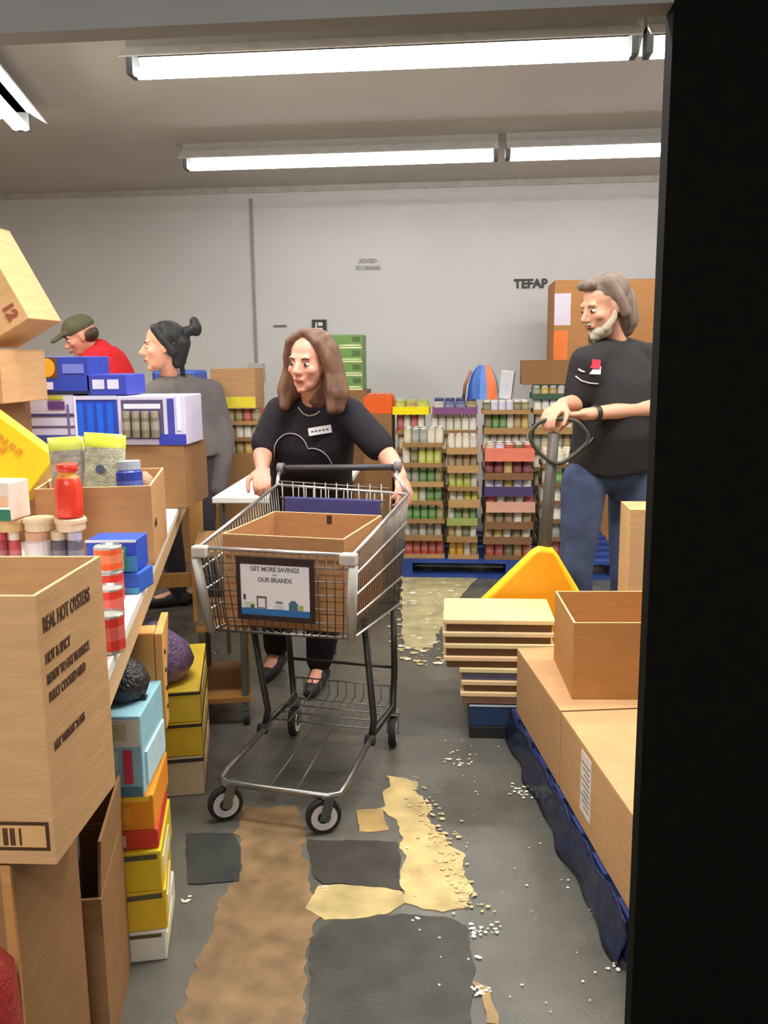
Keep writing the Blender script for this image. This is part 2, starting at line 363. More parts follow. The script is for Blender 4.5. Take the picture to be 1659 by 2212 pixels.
# stack behind the leg, on the floor: yellow cartons, orange pack, pale blue pack of freezer pops, black bag
YEL = (232, 190, 40); zz = 0
bx = Vector((-.85, 1.985, 0))
for i, (hh, c, lb) in enumerate(((.08, (226, 222, 206), 'white carton at the bottom of the stack under the table'), (.105, YEL, 'lower yellow carton in the stack under the table'), (.105, (226, 196, 36), 'upper yellow carton in the stack under the table'))):
    pack('grocery_carton', lb, 'box', (.2, .26, hh), bx+Vector((0, 0, zz)), TA+R.uniform(-.06, .06), c, [('f', .05, .95, .8, .92, (90, 86, 60)), ('r', .1, .7, .2, .7, (240, 232, 190))], 'cartons stacked under the table'); zz += hh+.001
pack('grocery_carton', 'red and orange pack between yellow cartons and ice pop box', 'box', (.19, .24, .05), bx+Vector((0, 0, zz)), TA, (214, 64, 38), [('f', .1, .6, .2, .8, (240, 200, 190))], 'cartons stacked under the table'); zz += .051
pack('grocery_carton', 'bright orange pack directly below the pale blue box', 'box', (.19, .24, .09), bx+Vector((0, 0, zz)), TA-.05, (240, 150, 30), [('f', .05, .95, .82, .97, (250, 206, 60)), ('f', .3, .7, .2, .7, (246, 170, 50))], 'cartons stacked under the table'); zz += .091
ip = pack('ice_pop_box', 'pale blue box of freezer ice pops under the work table', 'box', (.17, .24, .2), bx+Vector((.0, 0, zz)), TA-.12, (150, 200, 214), [('f', .02, .98, .62, .96, (228, 226, 210)), ('f', .08, .8, .7, .9, (206, 196, 150)), ('f', .02, .98, .0, .12, (88, 130, 150)), ('f', .08, .18, .17, .56, (226, 110, 100)), ('f', .24, .34, .17, .56, (232, 140, 110)), ('f', .42, .5, .17, .56, (150, 170, 110)), ('f', .58, .66, .17, .56, (214, 224, 220)), ('f', .74, .86, .17, .58, (214, 60, 90)), ('r', .1, .9, .1, .5, (190, 222, 230)), ('t', .05, .95, .4, .48, (30, 34, 34))])
zz += .201
mb = MB(); mb.lathe([(.02, 0), (.065, .01), (.075, .04), (.06, .075), (.025, .1), (.012, .115)], mat((40, 40, 42), .3, 0, .2, 30, .8, .5), 14)
o = mb.build('black_bag', smooth=True); o.location = bx+Vector((.01, 0, zz)); tag(o, 'black plastic bag on top of the pale blue box', 'bag')
# second stack further back between the legs
zz = 0
for i, (hh, c, lb) in enumerate(((.14, (214, 190, 150), 'tan carton at the foot of the far stack under the table'), (.12, YEL, 'yellow carton with dark stripe in the far stack under the table'), (.11, (236, 200, 60), 'topmost yellow carton of the far stack under the table'))):
    pack('grocery_carton', lb, 'box', (.24, .5, hh), Vector((-1.05, 2.92, zz)), TA, c, [('f', .0, 1, .86, .95, (60, 54, 40)), ('r', .0, 1, .86, .95, (60, 54, 40)), ('r', .2, .8, .3, .7, (240, 220, 150))], 'cartons stacked under the table'); zz += hh+.001
mb = MB(); mb.lathe([(.03, 0), (.1, .01), (.13, .06), (.11, .12), (.05, .17), (.02, .2)], mat((120, 96, 130), .35, 0, .4, 18, .8), 14)
o = mb.build('grocery_bag', smooth=True); o.location = (-1.05, 2.8, zz); tag(o, 'purplish plastic bag on the far stack under the table', 'bag')

# shelving unit further along: brown uprights and shelves seen behind the near leg
su = thing('storage_cart', 'brown board fronted cart standing beyond the table leg', 'cart', (-1.0, 3.47, 0), TA)
BRN = mat((150, 104, 50), .6, 0, .12, 8, .1)
for (x_, y_) in ((-.08, -.2), (.08, -.2), (-.08, .2), (.08, .2)):
    mb = MB(); mb.span((x_-.013, y_-.013, .06), (x_+.013, y_+.013, .72), STEEL); mb.build('post', su)
    mb = MB(); mb.tube([(x_-.012, y_, .03), (x_+.012, y_, .03)], .03, RUB, 12); mb.build('wheel', su)
for z_ in (.1, .4, .7): mb = MB(); mb.span((-.1, -.22, z_), (.1, .22, z_+.02), BRN); mb.build('shelf', su)
mb = MB(); mb.span((.096, -.2, .13), (.102, .2, .39), BRN); mb.build('side_panel', su)

# --------------------------------------------------------------- nearest boxes at the left
nb = open_box('big open tan box printed REAL HOT OYSTERS, nearest left', (.52, .27, .437), (-.905, 1.345, .667), math.radians(2.6), CARD, CARD, items=(('f', .62, .985, .055, .165, (70, 46, 30)), ('f', .64, .975, .068, .152, (206, 160, 104))))
mb = MB(); x_ = .64
while x_ < .9:
    wv = R.choice((.006, .01, .014)); mb.span(((x_-.5)*.52, -.1385, .034), ((x_+wv-.5)*.52, -.137, .062), INK); x_ += wv+R.choice((.008, .014))
mb.build('barcode', nb)
X_ = .2606
for i, (s_, sz, zt, ya) in enumerate((('REAL HOT OYSTERS', .034, .375, -.118), ('HOT & SPICY', .024, .325, -.118), ('READY TO EAT IN SAUCE', .022, .292, -.118), ('FULLY COOKED MILD', .022, .262, -.115), ('KEEP COLD', .022, .228, -.112), ('NET WEIGHT 24 LBS', .02, .18, -.11))):
    if i == 4: continue
    text('print', s_, sz, (X_, ya, zt), (0, 1, 0), (0, 0, 1), INK, nb, bold=.0006, squash=.62 if i == 0 else .68)
sb = open_box('brown box standing upright under the big printed box', (.42, .25, .665), (-.935, 1.345, 0), math.radians(2), CARD_D)
slab((.195, -.127, .0), (.211, -.119, .66), CARD_O).build('corner_edge', sb)
s2 = open_box('brown open box with raised flaps on floor beside the stack', (.3, .31, .38), (-.91, 1.67, 0), TA, CARD_D, flaps=(('r', .12, .05), ('b', .12, -.1), ('l', .1, .25)))
mb = MB(); mb.lathe([(.045, 0), (.05, .01), (.05, .12), (.03, .15), (.018, .17), (.018, .19)], mat((200, 50, 44), .4), 14, mats=[mat((200, 50, 44), .4)]*3+[mat((230, 226, 220), .4)]*3)
# fibreboard behind: grey package in the open box
pack('grey_package', 'grey and white package poking out of the brown open box', 'package', (.12, .1, .42), (-.9, 1.68, .008), TA, (150, 150, 146), [('f', .1, .9, .55, .8, (70, 72, 90)), ('r', .1, .9, .6, .85, (70, 72, 90))])

mb = MB(); RS = mat((140, 36, 32), .35, 0, .2, 20, .5); WS = mat((214, 200, 194), .4, 0, .2, 20, .3); q = at(4, 2080, y=1.08); zt_ = at(20, 2035, y=1.08).z
mb.lathe([(.05, 0), (.08, .01), (.085, zt_*.4), (.08, zt_*.6), (.075, zt_*.72), (.07, zt_*.9), (.03, zt_)], RS, 16, mats=[RS, RS, WS, RS, RS, RS, RS])
o = mb.build('red_sack', smooth=True); o.location = (q.x-.06, q.y, 0); tag(o, 'red and white sack on the floor at the bottom left corner', 'sack')
# --------------------------------------------------------------- goods on the table
GT = 'groceries heaped on the work table'
def tin_stack(label, px, py, r, h, col, n, alt=None, kind='can'):
    p = place(px, py, .88)
    o = bpy.data.objects.new(kind, can_mesh(col, r, h)); o.location = p; C.objects.link(o); return o
red = (206, 52, 40)
for i, (px, py, z, lb) in enumerate(((236, 1405, .881, 'nearest red tin at the edge of the white tabletop'), (237, 1340, .881, 'second red tin from the near table end, orange banded'), (240, 1300, .881, 'third red tin from the near end, on the tabletop'))):
    o = bpy.data.objects.new('tin_can', can_mesh(red, .033, .078)); o.location = place(px, py, z); o.rotation_euler.z = i; C.objects.link(o); tag(o, lb, 'can', 'red tins by the table edge')
p = place(240, 1300, .881); o = bpy.data.objects.new('tin_can', can_mesh((226, 92, 40), .033, .06)); o.location = p+Vector((0, 0, .0785)); C.objects.link(o); tag(o, 'orange tin stacked on top of the third red tin', 'can')
BL = (30, 74, 190)
p1 = place(248, 1282, .881)
pack('blue_multipack', 'lower blue and teal box of tins on the table', 'package', (.105, .1, .052), p1+Vector((.012, .05, 0)), -.02, (36, 90, 190), [('f', 0, .45, .15, .9, (205, 208, 216)), ('f', .45, 1, .0, .3, (60, 150, 200))])
pack('blue_multipack', 'upper blue box with green stripe stacked on the table', 'package', (.125, .1, .08), p1+Vector((-.008, .055, .054)), .07, BL, [('f', .0, 1, .0, .5, (48, 140, 200)), ('f', .55, .8, .05, .8, (40, 150, 110)), ('f', .6, .75, .1, .7, (200, 226, 200)), ('f', 0, 1, .93, 1, (220, 224, 230))])
# row of jars on the table behind the big box
JR = [((150, 60, 70), (180, 60, 70), 6, 'jar with dark red label, leftmost of the table row'), ((176, 66, 74), (206, 190, 180), 38, 'jar with a red and pale label, second in the table row'), ((214, 200, 200), (200, 150, 120), 88, 'wide jar with pink and grey label in the table row'), ((88, 74, 84), (196, 178, 150), 134, 'dark jar with a buff lid in the table row'), ((96, 88, 104), (180, 170, 190), 168, 'dark grey jar at the right end of the table row')]
for i, (c, lid, px, lb) in enumerate(JR):
    o = bpy.data.objects.new('jar', can_mesh(c, (.023, .0155, .034, .0215, .0205)[i], .13, lid, 16)); o.location = place(px, 1250, .881); C.objects.link(o); tag(o, lb, 'jar', 'jars in a row on the table')
base = place(100, 1250, .881)
# tray board across the jars, carrying the next layer
for i, (px, c, lb) in enumerate(((30, (196, 160, 110), 'buff round tin lying on the left jars'), (92, (206, 182, 150), 'round buff lidded tub set on the jar row'), (160, (214, 186, 156), 'shallow round tub at the right end above the jars'))):
    mb = MB(); mb.lathe([(.034, 0), (.037, .004), (.037, .02), (.041, .022), (.041, .03), (.038, .034)], mat(c, .45), 16)
    o = mb.build('lidded_tub', smooth=False); q = place(px, 1250, .881); o.location = (q.x, q.y+.005, 1.012); tag(o, lb, 'tub')
q = place(160, 1250, .881)
mb = MB(); RD = mat((222, 58, 34), .3, 0, .15, 20)
mb.lathe([(.03, 0), (.036, .006), (.034, .03), (.036, .06), (.034, .085), (.03, .105), (.022, .112), (.022, .12), (.027, .122), (.027, .14), (.024, .142)], RD, 18, mats=[RD]*5+[mat((236, 150, 60), .4)]*2+[RD]*3)
o = mb.build('red_jar', smooth=True); o.location = (q.x, q.y+.005, 1.047); tag(o, 'tall bright red plastic jar standing on the jar row', 'jar')
q = place(25, 1250, .881)
pack('white_green_pack', 'white and peach pack with dark green base on the jars', 'package', (.13, .09, .1), (q.x-.02, q.y+.0, 1.047), -.1, (222, 206, 190), [('f', 0, 1, .0, .3, (36, 110, 80)), ('f', .05, .95, .38, .62, (230, 180, 140)), ('f', 0, 1, .3, .36, (240, 240, 232))])
# support stack left behind the jars and the leaning yellow box
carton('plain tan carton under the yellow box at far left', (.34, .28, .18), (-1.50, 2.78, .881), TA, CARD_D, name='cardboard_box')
yb = pack('yellow_box', 'bright yellow box tilted on a tan carton at left', 'box', (.25, .1, .17), (-1.46, 2.66, 1.2), 0, (250, 206, 20), (), rough=.4)
yb.location = (-1.44, 2.56, 1.105); yb.rotation_euler = (math.radians(-8), math.radians(38), .06)
text('print', 'GENUINE\nCANE', .026, (-.07, -.0515, .11), (1, 0, 0), (0, 0, 1), mat((226, 150, 24), .6), yb, bold=.001)
# carton with blanket of pouches
bc = open_box('open tan carton holding rice pouches on the table', (.31, .42, .225), Vector((-.872, 2.36, .881))+TD*.21-TN*.155, TA, card((186, 138, 92)), group=None)
text('print', 'H H', .028, (.157, -.16, .1), (0, 1, 0), (0, 0, 1), INK, bc, bold=.001)
def pouch(label, px, py, y, w, h, c, top, tilt=0, lean=0, group='rice pouches in the tan carton'):
    o = thing('rice_pouch', label, 'pouch', at(px, py, y=y), .0, group); n = 9; vs = []; fs = []
    mb = MB()
    for i in range(n+1):
        t = i/n; z = t*h; th = .03*math.sin(math.pi*min(1, t*1.02+.03))**.6*(1-t*.55)+.003; ww = w/2*(1-.05*math.sin(t*math.pi))
        for j in range(12):
            a = j*math.pi/6; vs.append((ww*math.copysign(abs(math.cos(a))**.6, math.cos(a)), th*math.copysign(abs(math.sin(a))**.8, math.sin(a))+.003*math.sin(9*t+j), z))
    for i in range(n):
        for j in range(12): fs.append((i*12+j, i*12+(j+1) % 12, (i+1)*12+(j+1) % 12, (i+1)*12+j))
    k = n-1; mm = mat(c, .35, 0, .3, 45, .4); mt = mat(top, .35, 0, .1)
    mb.add(vs, fs[:k*12]+[tuple(range(12))[::-1]], mm); mb.build('bag', o, smooth=True)
    mb = MB(); mb.add(vs, fs[k*12:]+[tuple(range(n*12, n*12+12))], mt); mb.build('top_band', o, smooth=True)
    mb = MB(); mb.prism([(.014*math.cos(i*.785), .014*math.sin(i*.785)) for i in range(8)], 0, .002, mat((92, 106, 130), .5), lambda a, b_, kk: (a, -.028-kk, b_+h*.72)); mb.build('emblem', o)
    o.rotation_euler = (lean, tilt, 0); return o
inz = .9
pA = bc.location
def inbox(a, o_, z=.889): return Vector((pA.x, pA.y, 0)) + TD*a + TN*o_ + Vector((0, 0, z))
P1 = pouch('pale rice pouch with yellow green top, right of the two', 0, 0, 2, .125, .36, (188, 190, 160), (206, 214, 60), .06, -.05); P1.location = inbox(-.13, -.03)
P2 = pouch('greyer rice pouch with green top, left of the two', 0, 0, 2, .11, .35, (170, 160, 150), (190, 198, 80), -.06, -.04); P2.location = inbox(-.09, -.045-.075-.0)
P1.location = inbox(-.12, .0); P2.location = inbox(-.09, -.075)
o = bpy.data.objects.new('blue_can', can_mesh((40, 62, 160), .04, .15, (170, 176, 190), 16)); C.objects.link(o); o.location = inbox(-.12, .085, .889+.13); tag(o, 'blue can with silver label leaning in the tan carton', 'can'); o.rotation_euler = (0, .06, 2)
mb = MB(); mb.lathe([(.035, 0), (.045, .0), (.045, .128), (.04, .13)], card((170, 130, 90)), 12); o = mb.build('cardboard_roll'); o.location = inbox(-.12, .085, .8885); tag(o, 'short cardboard roll beneath the blue can', 'roll')
mb = MB(); mb.lathe([(.02, 0), (.034, .01), (.038, .05), (.03, .08), (.012, .1)], mat((170, 128, 100), .5, 0, .3, 30, .3), 14)
o = mb.build('paper_bundle', smooth=True); o.location = inbox(.02, .11, .889+.13); tag(o, 'crumpled brown paper bundle at the right of the carton', 'paper')
carton('small tan inner carton under the paper bundle', (.075, .12, .129), inbox(.04, .11, .8885), TA, CARD_D)
# multipacks further back, on cartons
LV = (206, 200, 224)
def at_t(a, o_, z): return tp(a, o_, z)
BK = 'multipacks stacked behind the tan carton'
def px_box(px0, px1, pyt, pyb, y):
    a, b_ = at(px0, pyb, y=y), at(px1, pyt, y=y); return a, b_
def mp(label, px0, px1, pyt, pyb, y, col, items, d=.2, rz=.0, name='multipack', group=BK):
    a, b_ = px_box(px0, px1, pyt, pyb, y); w = b_.x-a.x; h = b_.z-a.z
    return pack(name, label, 'package', (w, d, h), ((a.x+b_.x)/2, y+d/2, a.z), rz, col, items, group), a, b_
y_ = 3.3
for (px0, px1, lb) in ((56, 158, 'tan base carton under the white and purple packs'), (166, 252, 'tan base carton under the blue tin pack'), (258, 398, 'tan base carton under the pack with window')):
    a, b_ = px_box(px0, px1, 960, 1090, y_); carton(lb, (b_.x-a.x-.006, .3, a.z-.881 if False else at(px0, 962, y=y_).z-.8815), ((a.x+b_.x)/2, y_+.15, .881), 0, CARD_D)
zt = at(56, 962, y=y_).z
a, b_ = px_box(56, 158, 852, 962, y_); pack('multipack', 'white and purple striped pack at the left of the row', 'package', (b_.x-a.x, .22, b_.z-a.z), ((a.x+b_.x)/2, y_+.11, zt+.001), 0, LV, [('f', .0, 1, .0, .2, (74, 80, 160)), ('f', 0, 1, .34, .38, (90, 80, 120)), ('f', 0, 1, .56, .62, (70, 66, 110)), ('f', .5, .82, .7, .86, (100, 60, 120)), ('f', .86, .9, 0, .8, (110, 100, 150)), ('f', .5, .8, .9, .97, (180, 180, 60))], BK)
zb = zt + .001 + b_.z-a.z
a, b_ = px_box(166, 252, 855, 962, y_); pack('multipack', 'deep blue pack of upright tubes in the row', 'package', (b_.x-a.x, .22, b_.z-a.z), ((a.x+b_.x)/2, y_+.11, at(166, 962, y=y_).z+.001), 0, (40, 70, 180), [('f', .06+.23*i, .2+.23*i, .05, .85, (30, 96, 220)) for i in range(4)] + [('f', 0, 1, .92, 1, (200, 200, 226)), ('f', .0, .05, 0, 1, (220, 214, 230))], BK)
zb2 = at(166, 962, y=y_).z+.001 + b_.z-a.z
a, b_ = px_box(258, 398, 855, 962, y_); zt3 = at(258, 962, y=y_).z+.001
wp = pack('multipack', 'white multipack with a window showing grey tins', 'package', (b_.x-a.x, .22, b_.z-a.z), ((a.x+b_.x)/2, y_+.11, zt3), 0, (206, 200, 226), [('f', .06, .68, .12, .92, (84, 80, 112)), ('f', .1, .64, .74, .84, (226, 222, 236)), ('f', .74, .84, .1, .94, (60, 70, 160)), ('f', .6, 1, .0, .22, (50, 60, 170)), ('f', .88, .93, .3, 1, (236, 232, 244))], BK)
w_, h_ = b_.x-a.x, b_.z-a.z
for i in range(4):
    put('window_tin', can_mesh((120, 110, 90), .0165, .1, (150, 140, 116)), wp, ((.15+.14*i-.5)*w_, -.11-.0155, h_*.16))
# blue boxes piled on those
a, b_ = px_box(82, 190, 764, 846, y_); zc = zb+.001
pack('blue_carton', 'blue box with an orange round picture, top of pile', 'package', (b_.x-a.x, .2, b_.z-a.z+.0), ((a.x+b_.x)/2, y_+.1, zc), 0, (42, 66, 170), [('f', .0, .4, .42, .98, (96, 70, 40)), ('f', .04, .36, .45, .96, (240, 164, 40), 'o'), ('f', .02, .3, .12, .32, (220, 216, 236)), ('f', .5, .9, .55, .8, (110, 120, 200)), ('f', 0, 1, .0, .08, (30, 40, 70))], BK)
a, b_ = px_box(176, 222, 806, 852, y_); pack('blue_carton', 'small blue box with white lettering beside the orange picture', 'package', (.16, .2, b_.z-a.z), (b_.x+.012, y_+.1, zb2+.001), 0, (56, 70, 176), [('f', .15, .8, .3, .75, (206, 210, 236)), ('f', .45, .52, .3, .75, (56, 70, 176))], BK)
# tall pile of flattened and plain cardboard at the left edge
carton('large plain tan carton at the left edge of the table', (.42, .36, .43), (-1.84, 3.02, .8815), 0, CARD_D, tape=False)
carton('plain tan carton stacked on the large one at left', (.4, .32, .18), (-1.74, 3.0, 1.313), 0, CARD, tape=False)
tl = carton('tilted tan carton with red printing at the upper left', (.2, .24, .36), (-1.75, 3.02, 1.56), 0, CARD_L, tape=False)
tl.location = (-1.545, 3.02, 1.548); tl.rotation_euler = (0, math.radians(-28), 0)
for i, (s_, x0, z0) in enumerate((('FRESH', .035, .33), ('12', .035, .08))): text('print', s_, .055, (x0, -.1215, z0), (0, 0, -1), (1, 0, 0), mat((150, 74, 56), .7), tl, bold=.003)

# white sheet covered table and things behind the woman in the hooded top
wt = thing('folding_table', 'white topped folding table behind the trolley', 'table', (-.92, 4.72, 0), .03)
slab((-.31, -.62, .77), (.3, .55, .8), WHITE).build('tabletop', wt, bev=.004)
for x_ in (-.27, .26):
    for y2 in (-.57, .5):
        mb = MB(); mb.tube([(x_, y2, 0), (x_, y2, .77)], .012, STEEL); mb.build('leg', wt)
mb = MB(); mb.span((-.1, -.12, 0), (.1, .12, .16), mat((214, 216, 218), .4)); o = mb.build('paper_stack', bev=.01); o.location = (-.88, 4.5, .801); tag(o, 'stack of white paper on the folding table', 'paper')

# ------------------------------------------------------------------ right side: wrapped pallet, long boxes, open box
BA = math.radians(9.5); BD = Vector((-math.sin(BA), math.cos(BA), 0)); BN = Vector((math.cos(BA), math.sin(BA), 0))
B0 = Vector((.40, 1.98, 0))
def bp_(along, out, z): return B0 + BD*along + BN*out + Vector((0, 0, z))
pl = thing('wrapped_pallet', 'low pallet wrapped in crumpled dark blue film under the long boxes', 'pallet', bp_(.6, .26, 0), BA)
FILM = mat((28, 36, 66), .28, 0, .4, 16, .6, .6, bs=18)
mb = MB(); vs = []; nx_, nz_ = 60, 6
for i in range(nx_+1):
    for j in range(nz_+1):
        y_ = -.64+i*1.28/nx_; z_ = .002+.126*j/nz_
        vs.append((-.273-.006*math.sin(i*.6+j*1.3)-.026*(1-j/nz_)**1.5*(.7+.3*math.sin(i*.33)), y_, z_))
fs = [(i*(nz_+1)+j, (i+1)*(nz_+1)+j, (i+1)*(nz_+1)+j+1, i*(nz_+1)+j+1) for i in range(nx_) for j in range(nz_)]
mb.add(vs, fs, FILM); fo = mb.build('film', pl, smooth=True)
so = fo.modifiers.new('s', 'SOLIDIFY'); so.thickness = .004
for x_ in (-.25, 0, .25):
    mb = MB(); mb.span((x_-.02, -.62, 0), (x_+.02, .62, .108), mat((36, 52, 110), .5, 0, .2)); mb.build('stringer', pl)
for i in range(7):
    mb = MB(); y_ = -.6+i*.2; mb.span((-.27, y_-.05, .109), (.27, y_+.05, .127), mat((36, 52, 110), .5, 0, .2)); mb.build('deck_board', pl)
ZB = .1285
def flatbox(label, a0, a1, h, items=(), m=CARD):
    o = thing('long_carton', label, 'box', bp_((a0+a1)/2, .27, ZB), BA); d = (a1-a0)-.006; w = .54
    slab((-w/2, -d/2, 0), (w/2, d/2, h-.004), m).build('box_body', o, bev=.003)
    slab((-w/2, -d/2, h-.004), (-.004, d/2, h), m).build('flap', o); slab((.004, -d/2, h-.004), (w/2, d/2, h), m).build('flap', o)
    return o
HB = .25
lb1 = flatbox('long flat tan carton on the wrapped pallet, farther one', .62, 1.22, HB)
lb2 = flatbox('long flat tan carton with white label, nearest at right', -.12, .615, HB)
mb = MB(); mb.span((-.2715, .06, .05), (-.27, .15, .23), mat((226, 216, 206), .5)); mb.build('paper_label', lb2)
mb = MB()
for i in range(9): mb.span((-.2722, .07, .07+i*.016), (-.2714, .13+.012*(i % 3-1), .075+i*.016), mat((130, 120, 116), .6))
mb.build('label_print', lb2)['kind'] = 'stuff'
c0 = at(1232, 1512, z=ZB+HB)
RA = math.radians(3)
ob = open_box('empty open tan box standing on the long carton at right', (.40, .38, .25), (c0.x+.2-.005, c0.y+.205, ZB+HB+.001), RA, CARD_O)
carton('tall tan carton standing behind the open box at right', (.3, .2, .885), (.765, 3.40, 0), 0, CARD_L, tape=False)

# stack of flattened cartons and slim trays at the end of the long boxes
st = ((.30, .02, .085, (34, 44, 64), 'low dark blue box at the foot of the tray stack'),)
FG = 'slim trays stacked beside the pallet truck'
zz = 0
pack('storage_bin', 'dark box on the floor under the tray stack', 'box', (.34, .3, .05), (.19, 3.37, 0), .02, (30, 28, 28)); zz = .051
pack('storage_bin', 'dark blue box beneath the tray stack', 'box', (.34, .3, .085), (.19, 3.37, zz), .02, (30, 52, 86), [('f', .45, 1, .05, .95, (40, 26, 26)), ('f', 0, 1, .93, 1, (190, 190, 180))]); zz += .087
ords = ['lowest', 'second', 'third', 'fourth', 'fifth', 'sixth', 'topmost']
TR = [(.052, .34, (206, 170, 110), 'brown'), (.05, .37, (214, 184, 120), 'dark'), (.05, .37, (226, 200, 136), 'x')]
hs = [.05, .046, .05, .046, .05, .046, .05]
for i, hh in enumerate(hs):
    w = .36 if i < 3 else .42; xx = .165 if i < 3 else .13
    o = thing('slim_tray', '%s slim tan tray in the stack beside the pallet truck' % ords[i], 'tray', (xx+R.uniform(-.006, .006), 3.37, zz), .02+R.uniform(-.012, .012), FG)
    m = mat((226-6*(i % 3), 196-8*(i % 2), 142), .6, 0, .08, 9); dk = mat((104, 74, 42), .8)
    mb = MB(); mb.span((-w/2+.012, -.14, 0), (w/2-.012, .15, hh-.014), dk); mb.build('board', o)
    mb = MB(); mb.span((-w/2, -.15, hh-.021), (w/2, .155, hh-.001), m); mb.build('rim', o, bev=.004)
    if i == 2 or i == 0:
        mb = MB(); mb.span((-w/2+.014, -.1425, .001), (w/2-.02, -.14, hh-.024), mat((96, 92, 110) if i == 2 else (140, 100, 80), .5)); mb.build('printed_side', o)
    zz += hh
ZST = zz
# ------------------------------------------------------------------ pallet truck with orange body
YJ = 3.62
jk = thing('pallet_truck', 'pallet truck with orange yellow body and loop handle', 'pallet truck', (.30, YJ, 0))
ORG = mat((242, 160, 24), .4, 0, .05); YLW = mat((248, 214, 40), .4)
za = at(1160, 1180, y=YJ).z; xa = at(1160, 1180, y=YJ).x-.30; xb = at(1196, 1196, y=YJ).x-.30; xl = at(1030, 1305, y=YJ).x-.30; xr = at(1262, 1284, y=YJ).x-.30; zl = at(1030, 1305, y=YJ).z
def tri(k=0): return [(xl-.05+k, zl-.2), (xl+k*.9, zl), (xa-.02+k*.7, za-.02), (xa+.015, za-k*.6), (xb-.005, za-.008-k*.5), (xb+.02-k*.5, za-.04), (xr-k, zl+.03), (xr+.06-k, zl-.2)]
mb = MB(); mb.prism(tri(), -.03, .04, YLW, lambda a, b_, h: (a, h, b_)); mb.build('frame_plate', jk, bev=.008)
mb = MB(); mb.prism(tri(.028), -.034, -.029, ORG, lambda a, b_, h: (a, h, b_)); mb.build('front_plate', jk, bev=.001)
for x_ in (-.25, -.06):
    mb = MB(); mb.span((x_-.05, .0, .05), (x_+.05, .9, .1), ORG); o = mb.build('fork', jk, bev=.006); o.rotation_euler.z = math.pi*0; o.location = (0, .04, 0)
    mb = MB(); mb.tube([(x_-.03, .85, .03), (x_+.03, .85, .03)], .03, RUB, 12); mb.build('wheel', jk)
mb = MB(); mb.tube([(-.07, .08, .08), (.07, .08, .08)], .08, RUB, 16); mb.build('wheel', jk)
hx, hz = at(1197, 910, y=YJ-.02).x-.30, at(1197, 935, y=YJ-.02).z
mb = MB(); mb.tube([((xa+xb)/2, .07, .3), ((xa+xb)/2, .03, za), (hx, -.02, hz)], [.034, .027, .022], mat((74, 68, 58), .5, .2, .1), 12); mb.build('steering_column', jk, smooth=True)
LP = [(1192, 1000), (1215, 1002), (1250, 975), (1275, 950), (1262, 925), (1240, 905), (1175, 905), (1150, 925), (1143, 945), (1160, 975)]
for _ in range(2): LP = [q for i in range(len(LP)) for q in ((LP[i][0]*.75+LP[(i+1) % len(LP)][0]*.25, LP[i][1]*.75+LP[(i+1) % len(LP)][1]*.25), (LP[i][0]*.25+LP[(i+1) % len(LP)][0]*.75, LP[i][1]*.25+LP[(i+1) % len(LP)][1]*.75))]
mb = MB(); mb.tube([(at(x, y, y=YJ-.03).x-.30, -.03, at(x, y, y=YJ-.03).z) for x, y in LP], .0085, mat((56, 56, 44), .4), 8, closed=True); mb.build('loop_handle', jk, smooth=True)

# ------------------------------------------------------------------ blue pallet and the stacks of flats
bpal = thing('blue_pallet', 'blue timber pallet under the stacked flats', 'pallet', (.3, 6.28, 0)); BLP = mat((34, 66, 140), .6, 0, .2, 8, .2)
for x_ in (-.69, .02, .7): mb = MB(); mb.span((x_-.045, -.55, .022), (x_+.045, .55, .1), BLP); mb.build('block', bpal)
for i in range(6):
    mb = MB(); y_ = -.55+i*.2; mb.span((-.74, y_, .101), (.75, y_+.1, .122), BLP); mb.build('deck_board', bpal)
for y_ in (-.55, -.05, .45): mb = MB(); mb.span((-.74, y_, 0), (.75, y_+.1, .021), BLP); mb.build('bottom_board', bpal)
NT = ['bottom', 'second', 'third', 'fourth', 'fifth', 'sixth', 'seventh', 'top']
CN = {(214, 208, 190): 'cream', (150, 154, 140): 'grey', (190, 196, 90): 'yellow green', (222, 170, 50): 'orange', (96, 140, 70): 'green', (190, 90, 80): 'red', (206, 204, 226): 'lilac', (150, 120, 80): 'brown', (120, 40, 50): 'maroon', (228, 226, 214): 'white', (200, 196, 60): 'yellow', (100, 110, 150): 'blue'}
def stack(where, x0, x1, y0, rows, nx, ny=2, d=.3, z=.1235):
    for i, (h, tc, cc, al, lip, kind) in enumerate(rows):
        lid = (228, 222, 200) if kind == 'jars' else None
        flat('tray of %s %s, %s in the %s' % (CN[cc], kind, NT[i] if i < len(rows)-1 else 'top', where), ((x0+x1)/2+R.uniform(-.008, .008), y0+d/2+R.uniform(-.01, .01), z), (x1-x0)-.016, d, h, tc, cc, nx, ny, lid, lip, R.uniform(-.02, .02), alt=al); z += h+.0015
    return z
T1 = (146, 112, 72); T2 = (170, 134, 88); T3 = (118, 86, 58)
CR, GY, YG, OR_, GN, RD_, LL, BR, MA, WH, YE, BU = CN.keys()
stack('front left stack', -.42, -.13, 5.76, [(.12, T2, RD_, CR, .03, 'tins'), (.12, T1, CR, GY, .04, 'jars'), (.12, T1, GN, CR, .03, 'jars'), (.12, T1, YG, GN, .03, 'jars'), (.13, T2, GY, GN, .035, 'jars'), (.13, T1, YG, CR, .03, 'jars'), (.12, T1, GY, CR, .03, 'tins')], 5)
stack('front middle stack', -.12, .10, 5.75, [(.115, T2, OR_, CR, .03, 'tins'), (.11, T1, CR, GY, .04, 'tins'), (.12, (140, 150, 80), GN, CR, .05, 'jars'), (.11, T2, YE, CR, .055, 'jars'), (.12, T1, YG, CR, .03, 'jars'), (.12, T2, BR, WH, .05, 'tins'), (.12, T2, OR_, CR, .045, 'tins')], 4)
